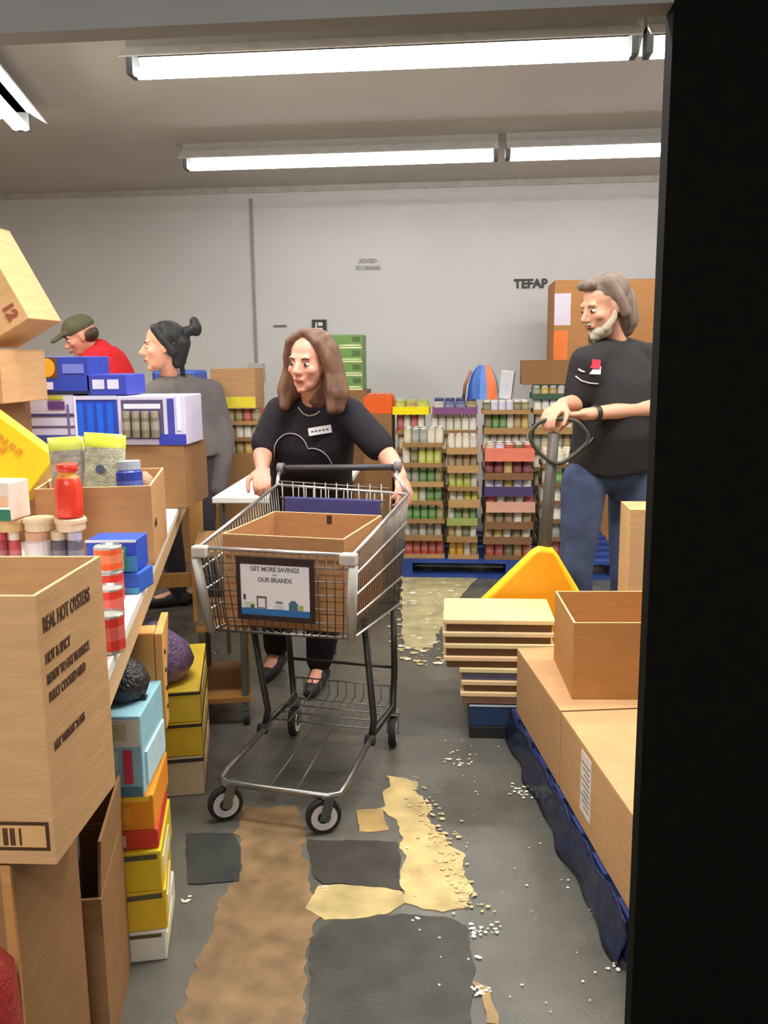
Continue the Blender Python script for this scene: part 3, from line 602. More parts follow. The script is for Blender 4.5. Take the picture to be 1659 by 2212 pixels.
stack('stack next to the jack handle', .125, .46, 5.74, [(.105, T3, RD_, CR, .03, 'tins'), (.1, T3, BR, CR, .05, 'tins'), (.11, T3, BR, WH, .05, 'tins'), (.105, (196, 150, 130), RD_, WH, .07, 'tins'), (.11, (70, 56, 96), LL, WH, .065, 'tins'), (.12, T3, MA, WH, .045, 'tins'), (.11, (214, 120, 96), RD_, LL, .085, 'tins')], 5)
stack('stack half hidden behind the jack', .49, .80, 5.78, [(.12, T3, WH, RD_, .03, 'tins'), (.12, T3, GY, WH, .03, 'tins'), (.12, T3, WH, BR, .03, 'jars'), (.12, T3, WH, BU, .03, 'tins'), (.12, T3, GN, WH, .03, 'jars'), (.12, T3, CR, WH, .03, 'jars')], 4)
HR = [(.13, T1, BR, GY, .03, 'tins')]*7
zt1 = stack('back row behind the woman', -.50, -.27, 6.28, [(.13, T1, CR, GY, .03, 'tins')]*6+[(.14, T1, WH, RD_, .03, 'tins')], 4, 2)
zt2 = stack('back row under the purple tray', -.26, .10, 6.28, [(.13, T1, CR, GY, .03, 'tins')]*6+[(.14, T1, WH, CR, .03, 'jars')], 6, 2)
zt3 = stack('back row under the tan top trays', .12, .46, 6.28, [(.13, T1, CR, GY, .03, 'tins')]*6+[(.14, T2, GN, CR, .045, 'tins')], 6, 2)
zt4 = stack('back row at the right end', .48, .82, 6.28, [(.13, T1, CR, GY, .03, 'tins')]*6+[(.14, T2, WH, GN, .05, 'tins')], 6, 2)
flat('bright yellow tray of green lidded tubs on the back row', (-.385, 6.42, zt1), .26, .28, .1, (246, 226, 20), YG, 3, 2, (176, 180, 110), .055)
flat('orange tray with white tubs, left of the yellow tray', (-.62, 6.42, 1.06+.001), .2, .28, .14, (230, 100, 40), WH, 3, 2, (226, 110, 60), .12, group='flats of tins and jars on the blue pallet')
carton('tall tan carton beneath the orange tray at the back', (.2, .3, 1.06), (-.62, 6.42, 0), 0, CARD_D, tape=False)
flat('purple tray of dark blue packs on the back row', (-.07, 6.42, zt2), .32, .28, .11, (130, 84, 130), BU, 4, 2, (60, 70, 120), .05)
flat('tan top tray of white and lilac jars on the back row', (.29, 6.42, zt3), .34, .28, .1, T2, LL, 6, 2, (230, 230, 232), .03)
flat('tan top tray of pale blue lidded jars, right end', (.65, 6.42, zt4), .34, .28, .1, T2, WH, 6, 2, (190, 214, 226), .03)
flat('green tray of clear jars stacked above the right end', (.62, 6.43, zt4+.1015), .3, .26, .1, (70, 96, 74), GY, 5, 2, (196, 214, 214), .04)
# blue and orange detergent bag with white card, tan box
dz = zt3+.1015
mb = MB(); vs = []; fs = []; n_ = 10
BLU = mat((36, 110, 200), .3, 0, .1); 
dg = thing('detergent_bag', 'blue and orange glossy bag on top of the jar trays', 'bag', (.13, 6.4, dz))
for i in range(n_+1):
    t = i/n_; w = .105*math.sqrt(max(0, 1-(t*.97)**2))*1.0+.008; th = .05*(1-t)+.008
    for j in range(14):
        a = j*2*math.pi/14; vs.append((w*math.cos(a), th*math.sin(a), t*.24))
cols = [mat((36, 96, 190), .3, 0, .1), mat((60, 120, 206), .3, 0, .1), mat((224, 110, 40), .3, 0, .1), mat((40, 150, 190), .3, 0, .1), mat((190, 190, 220), .3)]
groups = {}
for i in range(n_):
    for j in range(14):
        x_ = math.cos((j+.5)*2*math.pi/14); k = 0 if x_ < -.2 else (1 if x_ < .1 else 4 if x_ < .25 else 2 if (x_ < .85) else 3)
        groups.setdefault(k, []).append((i*14+j, i*14+(j+1) % 14, (i+1)*14+(j+1) % 14, (i+1)*14+j))
for k, f_ in groups.items(): mb.add(vs, f_, cols[k])
mb.add(vs, [tuple(range(14))[::-1], tuple(range(n_*14, n_*14+14))], cols[0]); mb.build('bag_body', dg, smooth=True)
mb = MB(); mb.tube([(-.14, .0, .01), (-.13, -.02, .1), (-.09, -.03, .2)], .012, mat((150, 110, 100), .5)); mb.build('side_gusset', dg, smooth=True)
pack('white_carton', 'white carton leaning beside the blue bag', 'box', (.1, .06, .2), (.285, 6.42, dz+.0), 0, (214, 214, 224), [('f', .9, 1, 0, 1, (120, 90, 90))], tilt=(0, .12, 0))
carton('tan box above the green jar tray', (.32, .26, .17), (.56, 6.46, zt4+.203), 0, CARD_D, tape=False)

# big brown cartons piled at the back right
for i, (x, y, z, w, d, h, lb) in enumerate(((1.05, 7.3, 0, .9, .6, .7, 'large brown carton at the bottom of the back right pile'), (1.05, 7.3, .702, .88, .6, .62, 'large brown carton in the middle of the back right pile'), (1.12, 7.3, 1.324, .88, .58, .7, 'top brown carton with white and orange labels at back right'), (1.95, 7.3, 0, .8, .6, 1.3, 'tall reddish brown carton at the far right bottom'), (1.97, 7.3, 1.302, .8, .58, .73, 'reddish brown carton on top at the far right'))):
    c = card((176, 124, 76)) if i < 3 else card((170, 104, 74))
    o = carton(lb, (w, d, h), (x, y, z), 0, c, tape=False)
    if i == 2:
        for it in (('f', .0, .14, .52, .86, (216, 206, 220)), ('f', .0, .12, .1, .46, (232, 120, 50)), ('f', .3, .42, .6, .7, (236, 222, 170)), ('f', .3, .34, .32, .5, (60, 44, 26))): decals(o, w, d, h, [it], 'paper_label')

# behind the two women: cartons and tin stacks on a pallet at the back left
carton('brown carton supporting stock behind the hooded woman', (.6, .5, .72), (-1.85, 6.75, 0), 0, CARD_D, tape=False)
zz = .7215
for i, (tc, cc, al) in enumerate(((T1, GY, WH), (T1, WH, BR), (T2, RD_, BR))):
    flat(('lower', 'middle', 'upper')[i]+' tray of mixed tins behind the hooded woman', (-1.72, 6.7, zz), .34, .3, .12, tc, cc, 5, 2, None, .03, alt=al, group='tin trays at the back left'); zz += .1215
o = carton('tan carton with yellow band behind the hooded woman', (.34, .3, .3), (-1.74, 6.7, zz), 0, CARD, tape=False); decals(o, .34, .3, .3, [('f', .3, 1, .03, .3, (236, 220, 60))])
gx = (-.965)
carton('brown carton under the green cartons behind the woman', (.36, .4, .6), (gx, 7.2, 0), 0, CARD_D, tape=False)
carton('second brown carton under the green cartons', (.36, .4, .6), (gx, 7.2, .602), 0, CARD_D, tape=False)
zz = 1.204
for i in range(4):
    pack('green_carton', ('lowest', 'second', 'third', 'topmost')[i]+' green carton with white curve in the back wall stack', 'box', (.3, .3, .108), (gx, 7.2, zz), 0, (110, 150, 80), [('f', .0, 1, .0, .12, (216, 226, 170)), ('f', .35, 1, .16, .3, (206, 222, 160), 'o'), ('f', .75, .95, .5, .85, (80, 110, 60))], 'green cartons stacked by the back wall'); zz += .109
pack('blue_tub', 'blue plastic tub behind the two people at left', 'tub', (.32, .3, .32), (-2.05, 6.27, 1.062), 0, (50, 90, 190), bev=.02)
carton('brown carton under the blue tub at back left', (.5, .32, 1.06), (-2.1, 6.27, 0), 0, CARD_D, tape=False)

# ------------------------------------------------------------------ shopping trolley
CA = math.radians(-10.5)
ct = thing('shopping_cart', 'chrome wire shopping trolley with framed advert on its front', 'shopping cart', (-.59, 2.485, 0), CA)
def bar(name, paths, r, m=CHROME, n=7, parent=None, smooth=True):
    mb = MB()
    for p in paths: mb.tube(p, r, m, n)
    return mb.build(name, parent or ct, smooth)
FLt, FRt, RLt, RRt = Vector((-.235, .05, .885)), Vector((.262, .05, .885)), Vector((-.275, .78, .975)), Vector((.245, .78, .955))
FLb, FRb, RLb, RRb = Vector((-.215, .09, .612)), Vector((.24, .09, .618)), Vector((-.24, .75, .54)), Vector((.215, .75, .545))
def grid(A, B, C_, D_, nu, nv, r=.0022):     # A-B bottom, D-C top; nu verticals, nv horizontals
    out = []
    for i in range(nu+1): t = i/nu; out.append([A.lerp(B, t), D_.lerp(C_, t)])
    for j in range(nv+1): t = j/nv; out.append([A.lerp(D_, t), B.lerp(C_, t)])
    return out
WIRE = mat((120, 114, 108), .4, .75, .05)
def wires(name, A, B, C_, D_, nu, nv):
    o = bar(name, grid(A, B, C_, D_, nu, nv)[1:-1], .0021, WIRE, 5); o['kind'] = 'stuff'; return o
wires('front_wires', FLb, FRb, FRt, FLt, 18, 6); wires('left_side_wires', FLb, RLb, RLt, FLt, 30, 4)
wires('right_side_wires', FRb, RRb, RRt, FRt, 30, 4); wires('bottom_wires', FLb, FRb, RRb, RLb, 16, 8)
rt = [Vector((p.x, p.y, p.z)) for p in (RLt, RRt)]
wires('rear_gate_wires', RLb+Vector((.02, 0, .0)), RRb+Vector((-.02, 0, 0)), RRt+Vector((-.03, -.03, .0)), RLt+Vector((.07, -.03, .0)), 14, 5)
o = bar('top_rail', [[FLt, FRt], [FRt, RRt], [RRt, RLt], [RLt, FLt]], .006, mat((196, 196, 196), .3, .8, .05), 8)
bar('side_rails', [[FRb.lerp(FRt, t)+Vector((.004, 0, 0)), RRb.lerp(RRt, t)+Vector((.004, 0, 0))] for t in (.0, .25, .5, .75)]+[[FLb.lerp(FLt, t)-Vector((.004, 0, 0)), RLb.lerp(RLt, t)-Vector((.004, 0, 0))] for t in (0, .25, .5, .75)], .0034, mat((206, 206, 204), .3, .7, .05), 6)['kind'] = 'stuff'
bar('bottom_rail', [[FLb, FRb, RRb, RLb, FLb]], .005, WIRE, 6)
for s_, a, b_ in ((-1, FLb, FLt), (1, FRb, FRt)):
    mb = MB(); mb.tube([a+Vector((s_*.004, -.012, -.0)), b_+Vector((s_*.004, -.012, -.03))], .015, GREYP, 10); mb.build('corner_bumper', ct, smooth=True)
    mb = MB(); mb.box(b_+Vector((-s_*.01, -.008, -.01)), (.05, .034, .036), mat((198, 192, 180), .5)); mb.build('corner_cap', ct, bev=.006)
# rear part: child seat, handle
SEATM = mat((66, 62, 112), .5, 0, .1)
mb = MB(); mb.span((-.2, .66, .775), (.17, .672, .95), SEATM); mb.build('child_seat_back', ct, bev=.006)
mb = MB(); mb.span((-.2, .55, .82), (.17, .655, .835), SEATM); mb.build('child_seat', ct, bev=.004)
sw = bar('child_seat_wires', [[Vector((-.215+i*.043, .685, .76)), Vector((-.225+i*.043, .71, 1.0))] for i in range(10)]+[[Vector((-.24, .71, 1.0)), Vector((.19, .71, .985))], [Vector((-.23, .70, .94)), Vector((.18, .70, .94))]], .003, WIRE, 6); sw['kind'] = 'stuff'
hl, hr = Vector((-.29, .86, 1.03)), Vector((.185, .86, 1.045))
bar('handle', [[hl, hr]], .0125, mat((60, 58, 62), .5), 10)
for p, q in ((hl, RLt), (hr, RRt)):
    mb = MB(); mb.tube([p+Vector((0, 0, 0)), p+Vector((0, -.03, -.03)), q], .008, CHROME, 8); mb.build('handle_bracket', ct, smooth=True)
    mb = MB(); mb.tube([p+Vector((-.012, 0, 0)), p+Vector((.012, 0, 0))], .021, mat((110, 106, 110), .5), 12); mb.build('end_cap', ct, smooth=True)
# chassis
TUB = mat((150, 150, 146), .3, .85, .08)
fr = []
for p in ((-.19, .44, .155), (-.205, .12, .128), (-.2, .065, .122), (-.17, .045, .12), (.17, .045, .12), (.2, .065, .122), (.205, .12, .128), (.2, .44, .155)): fr.append(Vector(p))
bar('lower_frame', [fr], .0105, TUB, 10)
for s_ in (-1, 1):
    x_ = .2*s_
    bar('front_strut', [[(x_, .42, .155), (x_, .45, .2), (x_*1.02, .34, .6)]], .012, DARKST, 10)
    bar('rear_strut', [[(x_, .43, .16), (x_, .7, .15), (x_*1.04, .70, .3), (x_*1.06, .68, .545)]], .012, DARKST, 10)
    mb = MB(); mb.tube([(x_*1.0-.016, .40, .15), (x_*1.0+.016, .40, .15)], .018, RUB, 12); mb.build('frame_clamp', ct, smooth=True)
bar('cross_bar', [[(-.205, .70, .31), (.205, .70, .31)]], .006, DARKST, 8)
rk = bar('lower_rack', [[(-.19, .46+.06*j, .165+.004*j), (.19, .46+.06*j, .165+.004*j)] for j in range(4)]+[[(-.19+i*.0345, .45, .165), (-.19+i*.0345, .70, .18), (-.19+i*.0345, .70, .235)] for i in range(12)]+[[(-.19, .70, .235), (.19, .70, .235)]]+[[(-.03, .06, .118), (-.02, .46, .165)], [(.06, .06, .118), (.05, .46, .165)]], .0028, STEEL, 6); rk['kind'] = 'stuff'
def caster(x, y, ang, top, front):
    o = bpy.data.objects.new('caster', None); C.objects.link(o); o.parent = ct; o.location = (x, y, 0); o.rotation_euler.z = ang; o.empty_display_size = .02
    r = .056
    mb = MB(); mb.lathe([(r*.72, -.014), (r*.97, -.013), (r, -.008), (r, .008), (r*.97, .013), (r*.72, .014)], RUB, 24, M=Matrix.Rotation(math.pi/2, 3, 'Y'), c=(0, 0, r)); mb.build('tire', o, smooth=False)
    mb = MB(); mb.lathe([(r*.35, -.0125), (r*.38, -.0152), (r*.74, -.0152), (r*.76, 0), (r*.74, .0152), (r*.38, .0152), (r*.35, .0125)], mat((206, 200, 196), .5), 24, M=Matrix.Rotation(math.pi/2, 3, 'Y'), c=(0, 0, r)); mb.build('wheel_disc', o)
    mb = MB()
    for s_ in (-1, 1): mb.box((s_*.0205, .008, .085), (.003, .03, .08), STEEL, M=Matrix.Rotation(-.25, 3, 'X'))
    mb.box((0, .018, .123 if front else .128), (.046, .05, .005), STEEL); mb.tube([(-.024, 0, r), (.024, 0, r)], .008, STEEL, 8); mb.build('fork', o)
    mb = MB(); mb.tube([(0, .02, .12), (0, .02, top)], .011, STEEL, 8); mb.build('stem', o)
caster(-.175, .035, math.radians(-52), .125, 1); caster(.155, .04, math.radians(-58), .125, 1)
caster(-.2, .70, math.radians(6), .16, 0); caster(.2, .70, math.radians(10), .16, 0)
# advert
fx = MB(); A0, A1, Z0, Z1, YF = -.105, .142, .672, .868, .035
for a, b_ in (((A0, Z0), (A1, Z0+.016)), ((A0, Z1-.022), (A1, Z1)), ((A0, Z0+.016), (A0+.012, Z1-.022)), ((A1-.012, Z0+.016), (A1, Z1-.022))):
    fx.span((a[0], YF, a[1]), (b_[0], YF+.014, b_[1]), mat((44, 30, 30), .45))
af = fx.build('advert_frame', ct)
mb = MB(); mb.span((A0+.012, YF+.004, Z0+.016), (A1-.012, YF+.01, Z1-.022), mat((236, 232, 232), .35, 0, .02)); mb.build('poster', af)
xm = (A0+A1)/2; GT_ = mat((104, 108, 116), .6)
text('print', 'GET MORE SAVINGS', .0195, (xm, YF+.0035, Z1-.043), (1, 0, 0), (0, 0, 1), GT_, af, 'CENTER', .0004, .9)
text('print', 'WITH', .006, (xm, YF+.0035, Z1-.056), (1, 0, 0), (0, 0, 1), GT_, af, 'CENTER')
text('print', 'OUR BRANDS', .0195, (xm, YF+.0035, Z1-.076), (1, 0, 0), (0, 0, 1), GT_, af, 'CENTER', .0004, .9)
mb = MB(); pb = lambda x0, x1, z0, z1, c: mb.span((x0, YF+.0025, z0), (x1, YF+.0042, z1), mat(c, .5))
pb(A0+.012, A1-.012, Z0+.016, Z0+.036, (46, 110, 170)); pb(A0+.06, A0+.11, Z0+.034, Z0+.037, (150, 200, 226))
pb(-.085, -.078, Z0+.062, Z0+.078, (50, 52, 46)); pb(-.08, -.05, Z0+.037, Z0+.056, (200, 204, 180)); pb(-.062, -.05, Z0+.037, Z0+.048, (60, 110, 80))
pb(-.042, -.012, Z0+.037, Z0+.04, (90, 110, 130)); pb(-.042, -.038, Z0+.037, Z0+.072, (110, 104, 96)); pb(-.014, -.010, Z0+.037, Z0+.072, (110, 104, 96)); pb(-.042, -.010, Z0+.069, Z0+.075, (110, 104, 96))
pb(.02, .042, Z0+.055, Z0+.062, (120, 130, 130)); pb(.015, .045, Z0+.037, Z0+.05, (206, 212, 208)); pb(.062, .09, Z0+.037, Z0+.06, (70, 110, 130)); pb(.092, .108, Z0+.037, Z0+.054, (170, 180, 110)); pb(.068, .084, Z0+.06, Z0+.066, (80, 100, 90))
mb.build('pictures', af)['kind'] = 'stuff'
# box carried in it
def cw(u, v, z): return Vector((-.59+u*math.cos(CA)-v*math.sin(CA), 2.485+u*math.sin(CA)+v*math.cos(CA), z))
cbx = open_box('open tan box sitting in the shopping trolley', (.4, .42, .29), cw(.012, .33, .625), CA, card((176, 128, 84)), card((190, 136, 80)), flaps=())
mb = MB(); mb.span((.0, .203, .255), (.018, .2045, .285), mat((60, 30, 22), .8)); mb.build('hand_hole', cbx, bev=0)

# ------------------------------------------------------------------ people
class Blob:
    "closed shapes that a voxel remesh melts into one continuous surface"
    def __init__(s): s.b = MB()
    def cone(s, a, b, ra, rb, n=14):
        a, b = Vector(a), Vector(b); t = b-a; L_ = t.length
        if L_ < 1e-5: t = Vector((0, 0, 1)); L_ = 1e-4
        t = t.normalized(); q = Vector((0, 0, 1)).rotation_difference(t).to_matrix(); pr = []
        for i in range(1, 5): an = -math.pi/2+i*math.pi/8; pr.append((ra*math.cos(an), ra*math.sin(an)))
        for i in range(0, 4): an = i*math.pi/8; pr.append((rb*math.cos(an), L_+rb*math.sin(an)))
        s.b.lathe(pr, s.m, n, c=a, M=q)
    m = None
    def ell(s, c, r, M=None, n=18):
        pr = [(math.cos(-math.pi/2+i*math.pi/10), math.sin(-math.pi/2+i*math.pi/10)) for i in range(1, 10)]
        M = (M or Matrix.Identity(3)) @ Matrix.Diagonal(Vector(r)); s.b.lathe(pr, s.m, n, c=c, M=M)
    def chain(s, pts, rs):
        for i in range(len(pts)-1): s.cone(pts[i], pts[i+1], rs[i], rs[i+1])
    def build(s, name, m, parent=None, vox=.008, sm=4, label=None):
        me = s.b.data(name); o = bpy.data.objects.new(name, me); C.objects.link(o)
        r = o.modifiers.new('r', 'REMESH'); r.mode = 'VOXEL'; r.voxel_size = vox; r.use_smooth_shade = True
        k = o.modifiers.new('k', 'SMOOTH'); k.factor = .5; k.iterations = sm
        bpy.context.view_layer.update()
        m2 = bpy.data.meshes.new_from_object(o.evaluated_get(bpy.context.evaluated_depsgraph_get()))
        o.modifiers.clear(); o.data = m2; m2.materials.clear(); m2.materials.append(m); m2.name = name
        m2.polygons.foreach_set('use_smooth', [True]*len(m2.polygons)); m2.polygons.foreach_set('material_index', [0]*len(m2.polygons))
        if parent: o.parent = parent; o.location = -parent.location
        if label: o['label'] = label
        return o
Blob.m = mat((128, 128, 128))
def frame(fwd, up=(0, 0, 1)):
    f = Vector(fwd).normalized(); r = f.cross(Vector(up)).normalized(); u = r.cross(f)
    return Matrix((r, f, u)).transposed()      # columns right, forward, up
def head_prims(B, c, M, k=1.0, jaw=1.0):
    P = lambda x, y, z: c + M @ Vector((x*k, y*k, z*k)); E_ = lambda p, r: B.ell(P(*p), [v*k for v in r], M)
    E_((0, -.018, .035), (.076, .094, .083)); E_((0, .018, -.02), (.064, .07, .085)); E_((0, .034, -.074), (.046*jaw, .046, .036))
    E_((0, .066, -.098), (.02, .02, .016)); B.cone(P(0, .083, .008), P(0, .106, -.026), .009*k, .0125*k); E_((.011, .096, -.032), (.008, .009, .007)); E_((-.011, .096, -.032), (.008, .009, .007))
    B.cone(P(-.036, .073, .024), P(.036, .073, .024), .011*k, .011*k); E_((.04, .055, -.022), (.022, .024, .02)); E_((-.04, .055, -.022), (.022, .024, .02))
    B.cone(P(-.016, .084, -.058), P(.016, .084, -.058), .009*k, .009*k)
    for s_ in (-1, 1): E_((s_*.074, -.006, -.006), (.009, .018, .03)); E_((s_*.078, -.014, .004), (.006, .012, .02))
def face_parts(root, c, M, k, lip=(176, 96, 88), brow=(90, 62, 44), glass=None):
    P = lambda x, y, z: c + M @ Vector((x*k, y*k, z*k)) - root.location
    for s_ in (-1, 1):
        mb = MB(); mb.lathe([(.001, -.0075*k), (.009*k, -.0055*k), (.0125*k, 0), (.009*k, .0055*k), (.001, .0075*k)], mat((204, 194, 186), .35, 0, .02), 12, c=P(s_*.031, .0712, .001), M=M); e_ = mb.build('eye', root, smooth=True)
        mb = MB(); mb.lathe([(.0062*k, 0), (.0056*k, .0025*k)], mat((54, 40, 32), .25), 10, c=P(s_*.031, .0815, .001), M=M @ Matrix.Rotation(-math.pi/2, 3, 'X')); mb.build('iris', e_)
        mb = MB(); mb.tube([P(s_*.016, .083, .021), P(s_*.032, .084, .026), P(s_*.046, .074, .021)], .0032*k, mat(brow, .8), 6); mb.build('eyebrow', root, smooth=True)
    mb = MB(); mb.tube([P(-.02, .086, -.060), P(-.008, .0945, -.0575), P(.008, .0945, -.0575), P(.02, .086, -.060)], [.002*k, .0045*k, .0045*k, .002*k], mat(lip, .5), 8); mb.tube([P(-.018, .086, -.062), P(0, .0935, -.066), P(.018, .086, -.062)], [.002*k, .0048*k, .002*k], mat(lip, .5), 8); mb.build('mouth', root, smooth=True)
def hand(B, w, d, nrm, thumb, curl=.5, k=1.0, spread=.1):
    "palm from the wrist w along d; palm faces nrm; thumb on side thumb (+1/-1) of d x nrm"
    d = Vector(d).normalized(); nrm = Vector(nrm); nrm = (nrm-d*nrm.dot(d)).normalized(); sd = d.cross(nrm)*thumb
    for o_, L_ in ((-.03, .078), (-.01, .084), (.01, .085), (.028, .08)): B.cone(w+sd*o_*.5*k, w+d*L_*k+sd*o_*k, .0145*k, .0115*k, 10)
    for (o_, L_, ln) in ((-.031, .078, .06), (-.011, .084, .075), (.01, .086, .08), (.029, .081, .072)):
        p = w+d*L_*k+sd*o_*k; a = curl*.55; dd = d+sd*o_*spread*8; r = .0098*k
        for q in (.42, .33, .27):
            v = (dd.normalized()*math.cos(a)+nrm*math.sin(a)); p2 = p+v*ln*q*k; B.cone(p, p2, r, r*.9, 10); p = p2; r *= .9; a += curl*.75
    p = w+d*.022*k+sd*.026*k; v = (d*.75+sd*.75+nrm*.25).normalized(); p1 = p+v*.042*k; B.cone(p, p1, .0145*k, .0115*k, 10)
    v = (d*.9+sd*.15+nrm*(.3+curl*.4)).normalized(); p2 = p1+v*.03*k; B.cone(p1, p2, .0112*k, .0102*k, 10)
    v = (d*.8-sd*.1*curl+nrm*(.3+curl*.6)).normalized(); B.cone(p2, p2+v*.024*k, .0102*k, .0088*k, 10)
def person(label, J, o):
    root = thing('person', label, 'person', (J['pelvis'][0], J['pelvis'][1], 0)); k = o.get('k', 1)
    V = {n: Vector(p) for n, p in J.items()}; M = frame(o['fwd'], o.get('up', (0, 0, 1))); hc = V['head']
    sk = mat(o.get('skin', (222, 160, 132)), .5, 0, .05, 20, .03)
    chest_up = (V['neck']-V['pelvis']).normalized(); br = (V['sh_l']-V['sh_r']).normalized(); bf = chest_up.cross(br).normalized()   # right->left shoulder, forward
    if bf.dot(Vector(o['bfwd'])) < 0: bf = -bf
    BM = Matrix((br, bf, chest_up)).transposed()
    W_ = o.get('w', 1)
    # skin body: one surface from crown to toes
    B = Blob(); head_prims(B, hc, M, k, o.get('jaw', 1)); B.cone(hc+M @ Vector((0, -.015, -.06)), V['neck'], .05, .055); B.cone(V['neck'], V['neck']-chest_up*.06, .056, .08)
    B.ell(V['pelvis'].lerp(V['neck'], .72), (.15*W_, .09, .16), BM); B.ell(V['pelvis'].lerp(V['neck'], .3), (.13*W_, .09, .17), BM); B.ell(V['pelvis'], (.14*W_, .1, .1), BM)
    for s_ in 'lr':
        B.chain([V['sh_'+s_], V['el_'+s_]], [.044, .037]); B.cone(V['el_'+s_], V['el_'+s_].lerp(V['wr_'+s_], .3), .038, .04); B.cone(V['el_'+s_].lerp(V['wr_'+s_], .3), V['wr_'+s_], .04, .025)
        hd = o['hand_'+s_]; hand(B, V['wr_'+s_], *hd)
        B.chain([V['hip_'+s_], V['kn_'+s_], V['an_'+s_]], [.075, .048, .034])
        B.cone(V['an_'+s_]-Vector((0, 0, .02)), V['an_'+s_]+Vector(o['toe'])*.13-Vector((0, 0, .045)), .035, .028)
    B.build('body', sk, root, .0065, 3)
    # shirt
    B = Blob(); e = o.get('ease', .016)
    B.cone(V['sh_l']-br*.01, V['neck']-chest_up*.035, .05+e, .062+e); B.cone(V['sh_r']+br*.01, V['neck']-chest_up*.035, .05+e, .062+e)
    Lt = (V['neck']-V['pelvis']).length; T_ = o.get('torso', ((-.12, .172, .128, 0), (.05, .176, .13, 0), (.3, .165, .125, .012), (.55, .168, .13, .022), (.72, .17, .12, .015), (.86, .15, .095, 0), (.96, .09, .07, 0)))
    vs = []; n = 28
    for (t, rx, ry, f_) in T_:
        c_ = V['pelvis']+chest_up*(Lt*t)+bf*f_
        for j in range(n):
            a = 2*math.pi*j/n; vs.append(c_+br*((rx*W_+e)*math.copysign(abs(math.cos(a))**.85, math.cos(a)))+bf*((ry+e)*math.copysign(abs(math.sin(a))**.85, math.sin(a))))
    B.b.add(vs, [(i*n+j, i*n+(j+1) % n, (i+1)*n+(j+1) % n, (i+1)*n+j) for i in range(len(T_)-1) for j in range(n)]+[tuple(range(n))[::-1], tuple(range((len(T_)-1)*n, len(T_)*n))], B.m)
    for s_ in 'lr':
        t = o.get('sleeve', .8)
        if t <= 1: B.cone(V['sh_'+s_], V['sh_'+s_].lerp(V['el_'+s_], t), .055+e, .05+e*1.3)
        else: B.cone(V['sh_'+s_], V['el_'+s_], .055+e, .05+e); B.cone(V['el_'+s_], V['wr_'+s_], .05+e, .034+e)
    for a, b_, ra, rb in o.get('shirt_extra', ()): B.cone(a, b_, ra, rb)
    B.build('shirt', o['shirt'], root, .009, 14)
    # trousers
    B = Blob(); B.ell(V['pelvis']-chest_up*.02, (.155*W_, .118, .1), BM)
    for s_ in 'lr':
        B.chain([V['hip_'+s_], V['hip_'+s_].lerp(V['kn_'+s_], .5), V['kn_'+s_], V['kn_'+s_].lerp(V['an_'+s_], .4), V['an_'+s_]+Vector((0, 0, .03))], [.1*o.get('lw', 1), .088*o.get('lw', 1), .07*o.get('lw', 1), .068*o.get('lw', 1), .06])
    B.build('trousers', o['pants'], root, .01, 5)
    for s_ in 'lr':
        B = Blob(); a = V['an_'+s_]; t_ = Vector(o['toe']).normalized()
        B.cone(Vector((a.x, a.y, .045))-t_*.035, Vector((a.x, a.y, .045))+t_*.05, .042, .044); B.cone(Vector((a.x, a.y, .04))+t_*.05, Vector((a.x, a.y, .032))+t_*.17, .042, .031); B.cone(a, Vector((a.x, a.y, .05)), .045, .045)
        B.build('shoe', mat(o.get('shoe', (34, 30, 32)), .6, 0, .1), root, .008, 3)
    if o.get('face', 1): face_parts(root, hc, M, k, o.get('lip', (170, 90, 84)), o.get('brow', (90, 62, 44)))
    return root, V, M, BM, bf, br, chest_up
def along(P, *a): return Vector(P)+Vector(a)
def hairmat(c, c2): 
    m = mat(c, .5, 0, .32, 26, .6, .4, stretch=(1, 1, .09), bs=60); return m

# --- the woman pushing the trolley
hc = at(668, 783, y=3.42); ap = at
J = dict(head=hc, neck=at(680, 868, y=3.52), sh_l=at(754, 893, y=3.50), sh_r=at(606, 890, y=3.56), pelvis=at(672, 1085, y=3.82),
         el_l=at(832, 978, y=3.46), el_r=at(568, 974, y=3.52), wr_l=at(866, 1030, y=3.30), wr_r=at(566, 1015, y=3.38),
         hip_l=at(715, 1110, y=3.82), hip_r=at(635, 1110, y=3.85), kn_l=at(700, 1330, y=3.72), kn_r=at(603, 1320, y=3.80))
J['an_l'] = Vector((at(690, 1500, y=3.72).x, 3.74, .09)); J['an_r'] = Vector((at(592, 1480, y=3.85).x, 3.92, .09))
TEE = mat((40, 37, 42), .85, 0, .12, 12, .15, .2); PANT = mat((32, 28, 34), .85, 0, .15, 10, .15, .2)
root, V, M, BM, bf, br, up = person('woman with long brown hair and black heart print shirt pushing the trolley', J, dict(
    fwd=(-.36, -.92, -.1), up=(.05, 0, 1), bfwd=(-.1, -1, 0), skin=(214, 152, 128), shirt=TEE, pants=PANT, toe=(-.1, -1, 0), w=1.02, sleeve=.8, ease=.012, k=.98, lw=1.08,
    hand_l=((.15, -.75, -.55), (-.6, .1, -.75), 1, .75, .95), hand_r=((.15, -.8, -.35), (0, .3, -1), -1, 1.1, .95)))
HM = hairmat((108, 78, 60), None); k = .98
B = Blob(); P = lambda x, y, z: hc + M @ Vector((x*k, y*k, z*k))
B.ell(P(0, -.035, .045), (.090, .092, .088), M)
for s_ in (-1, 1):
    B.chain([P(s_*.012, .028, .118), P(s_*.062, .036, .082), P(s_*.086, .02, .02), P(s_*.094, -.005, -.06), P(s_*.102, .0, -.12), P(s_*.108, .02, -.175)], [.017, .02, .021, .024, .03, .022])
    B.chain([P(s_*.07, -.03, .05), P(s_*.095, -.03, -.05), P(s_*.112, -.02, -.12), P(s_*.12, -.005, -.17)], [.045, .045, .05, .03])
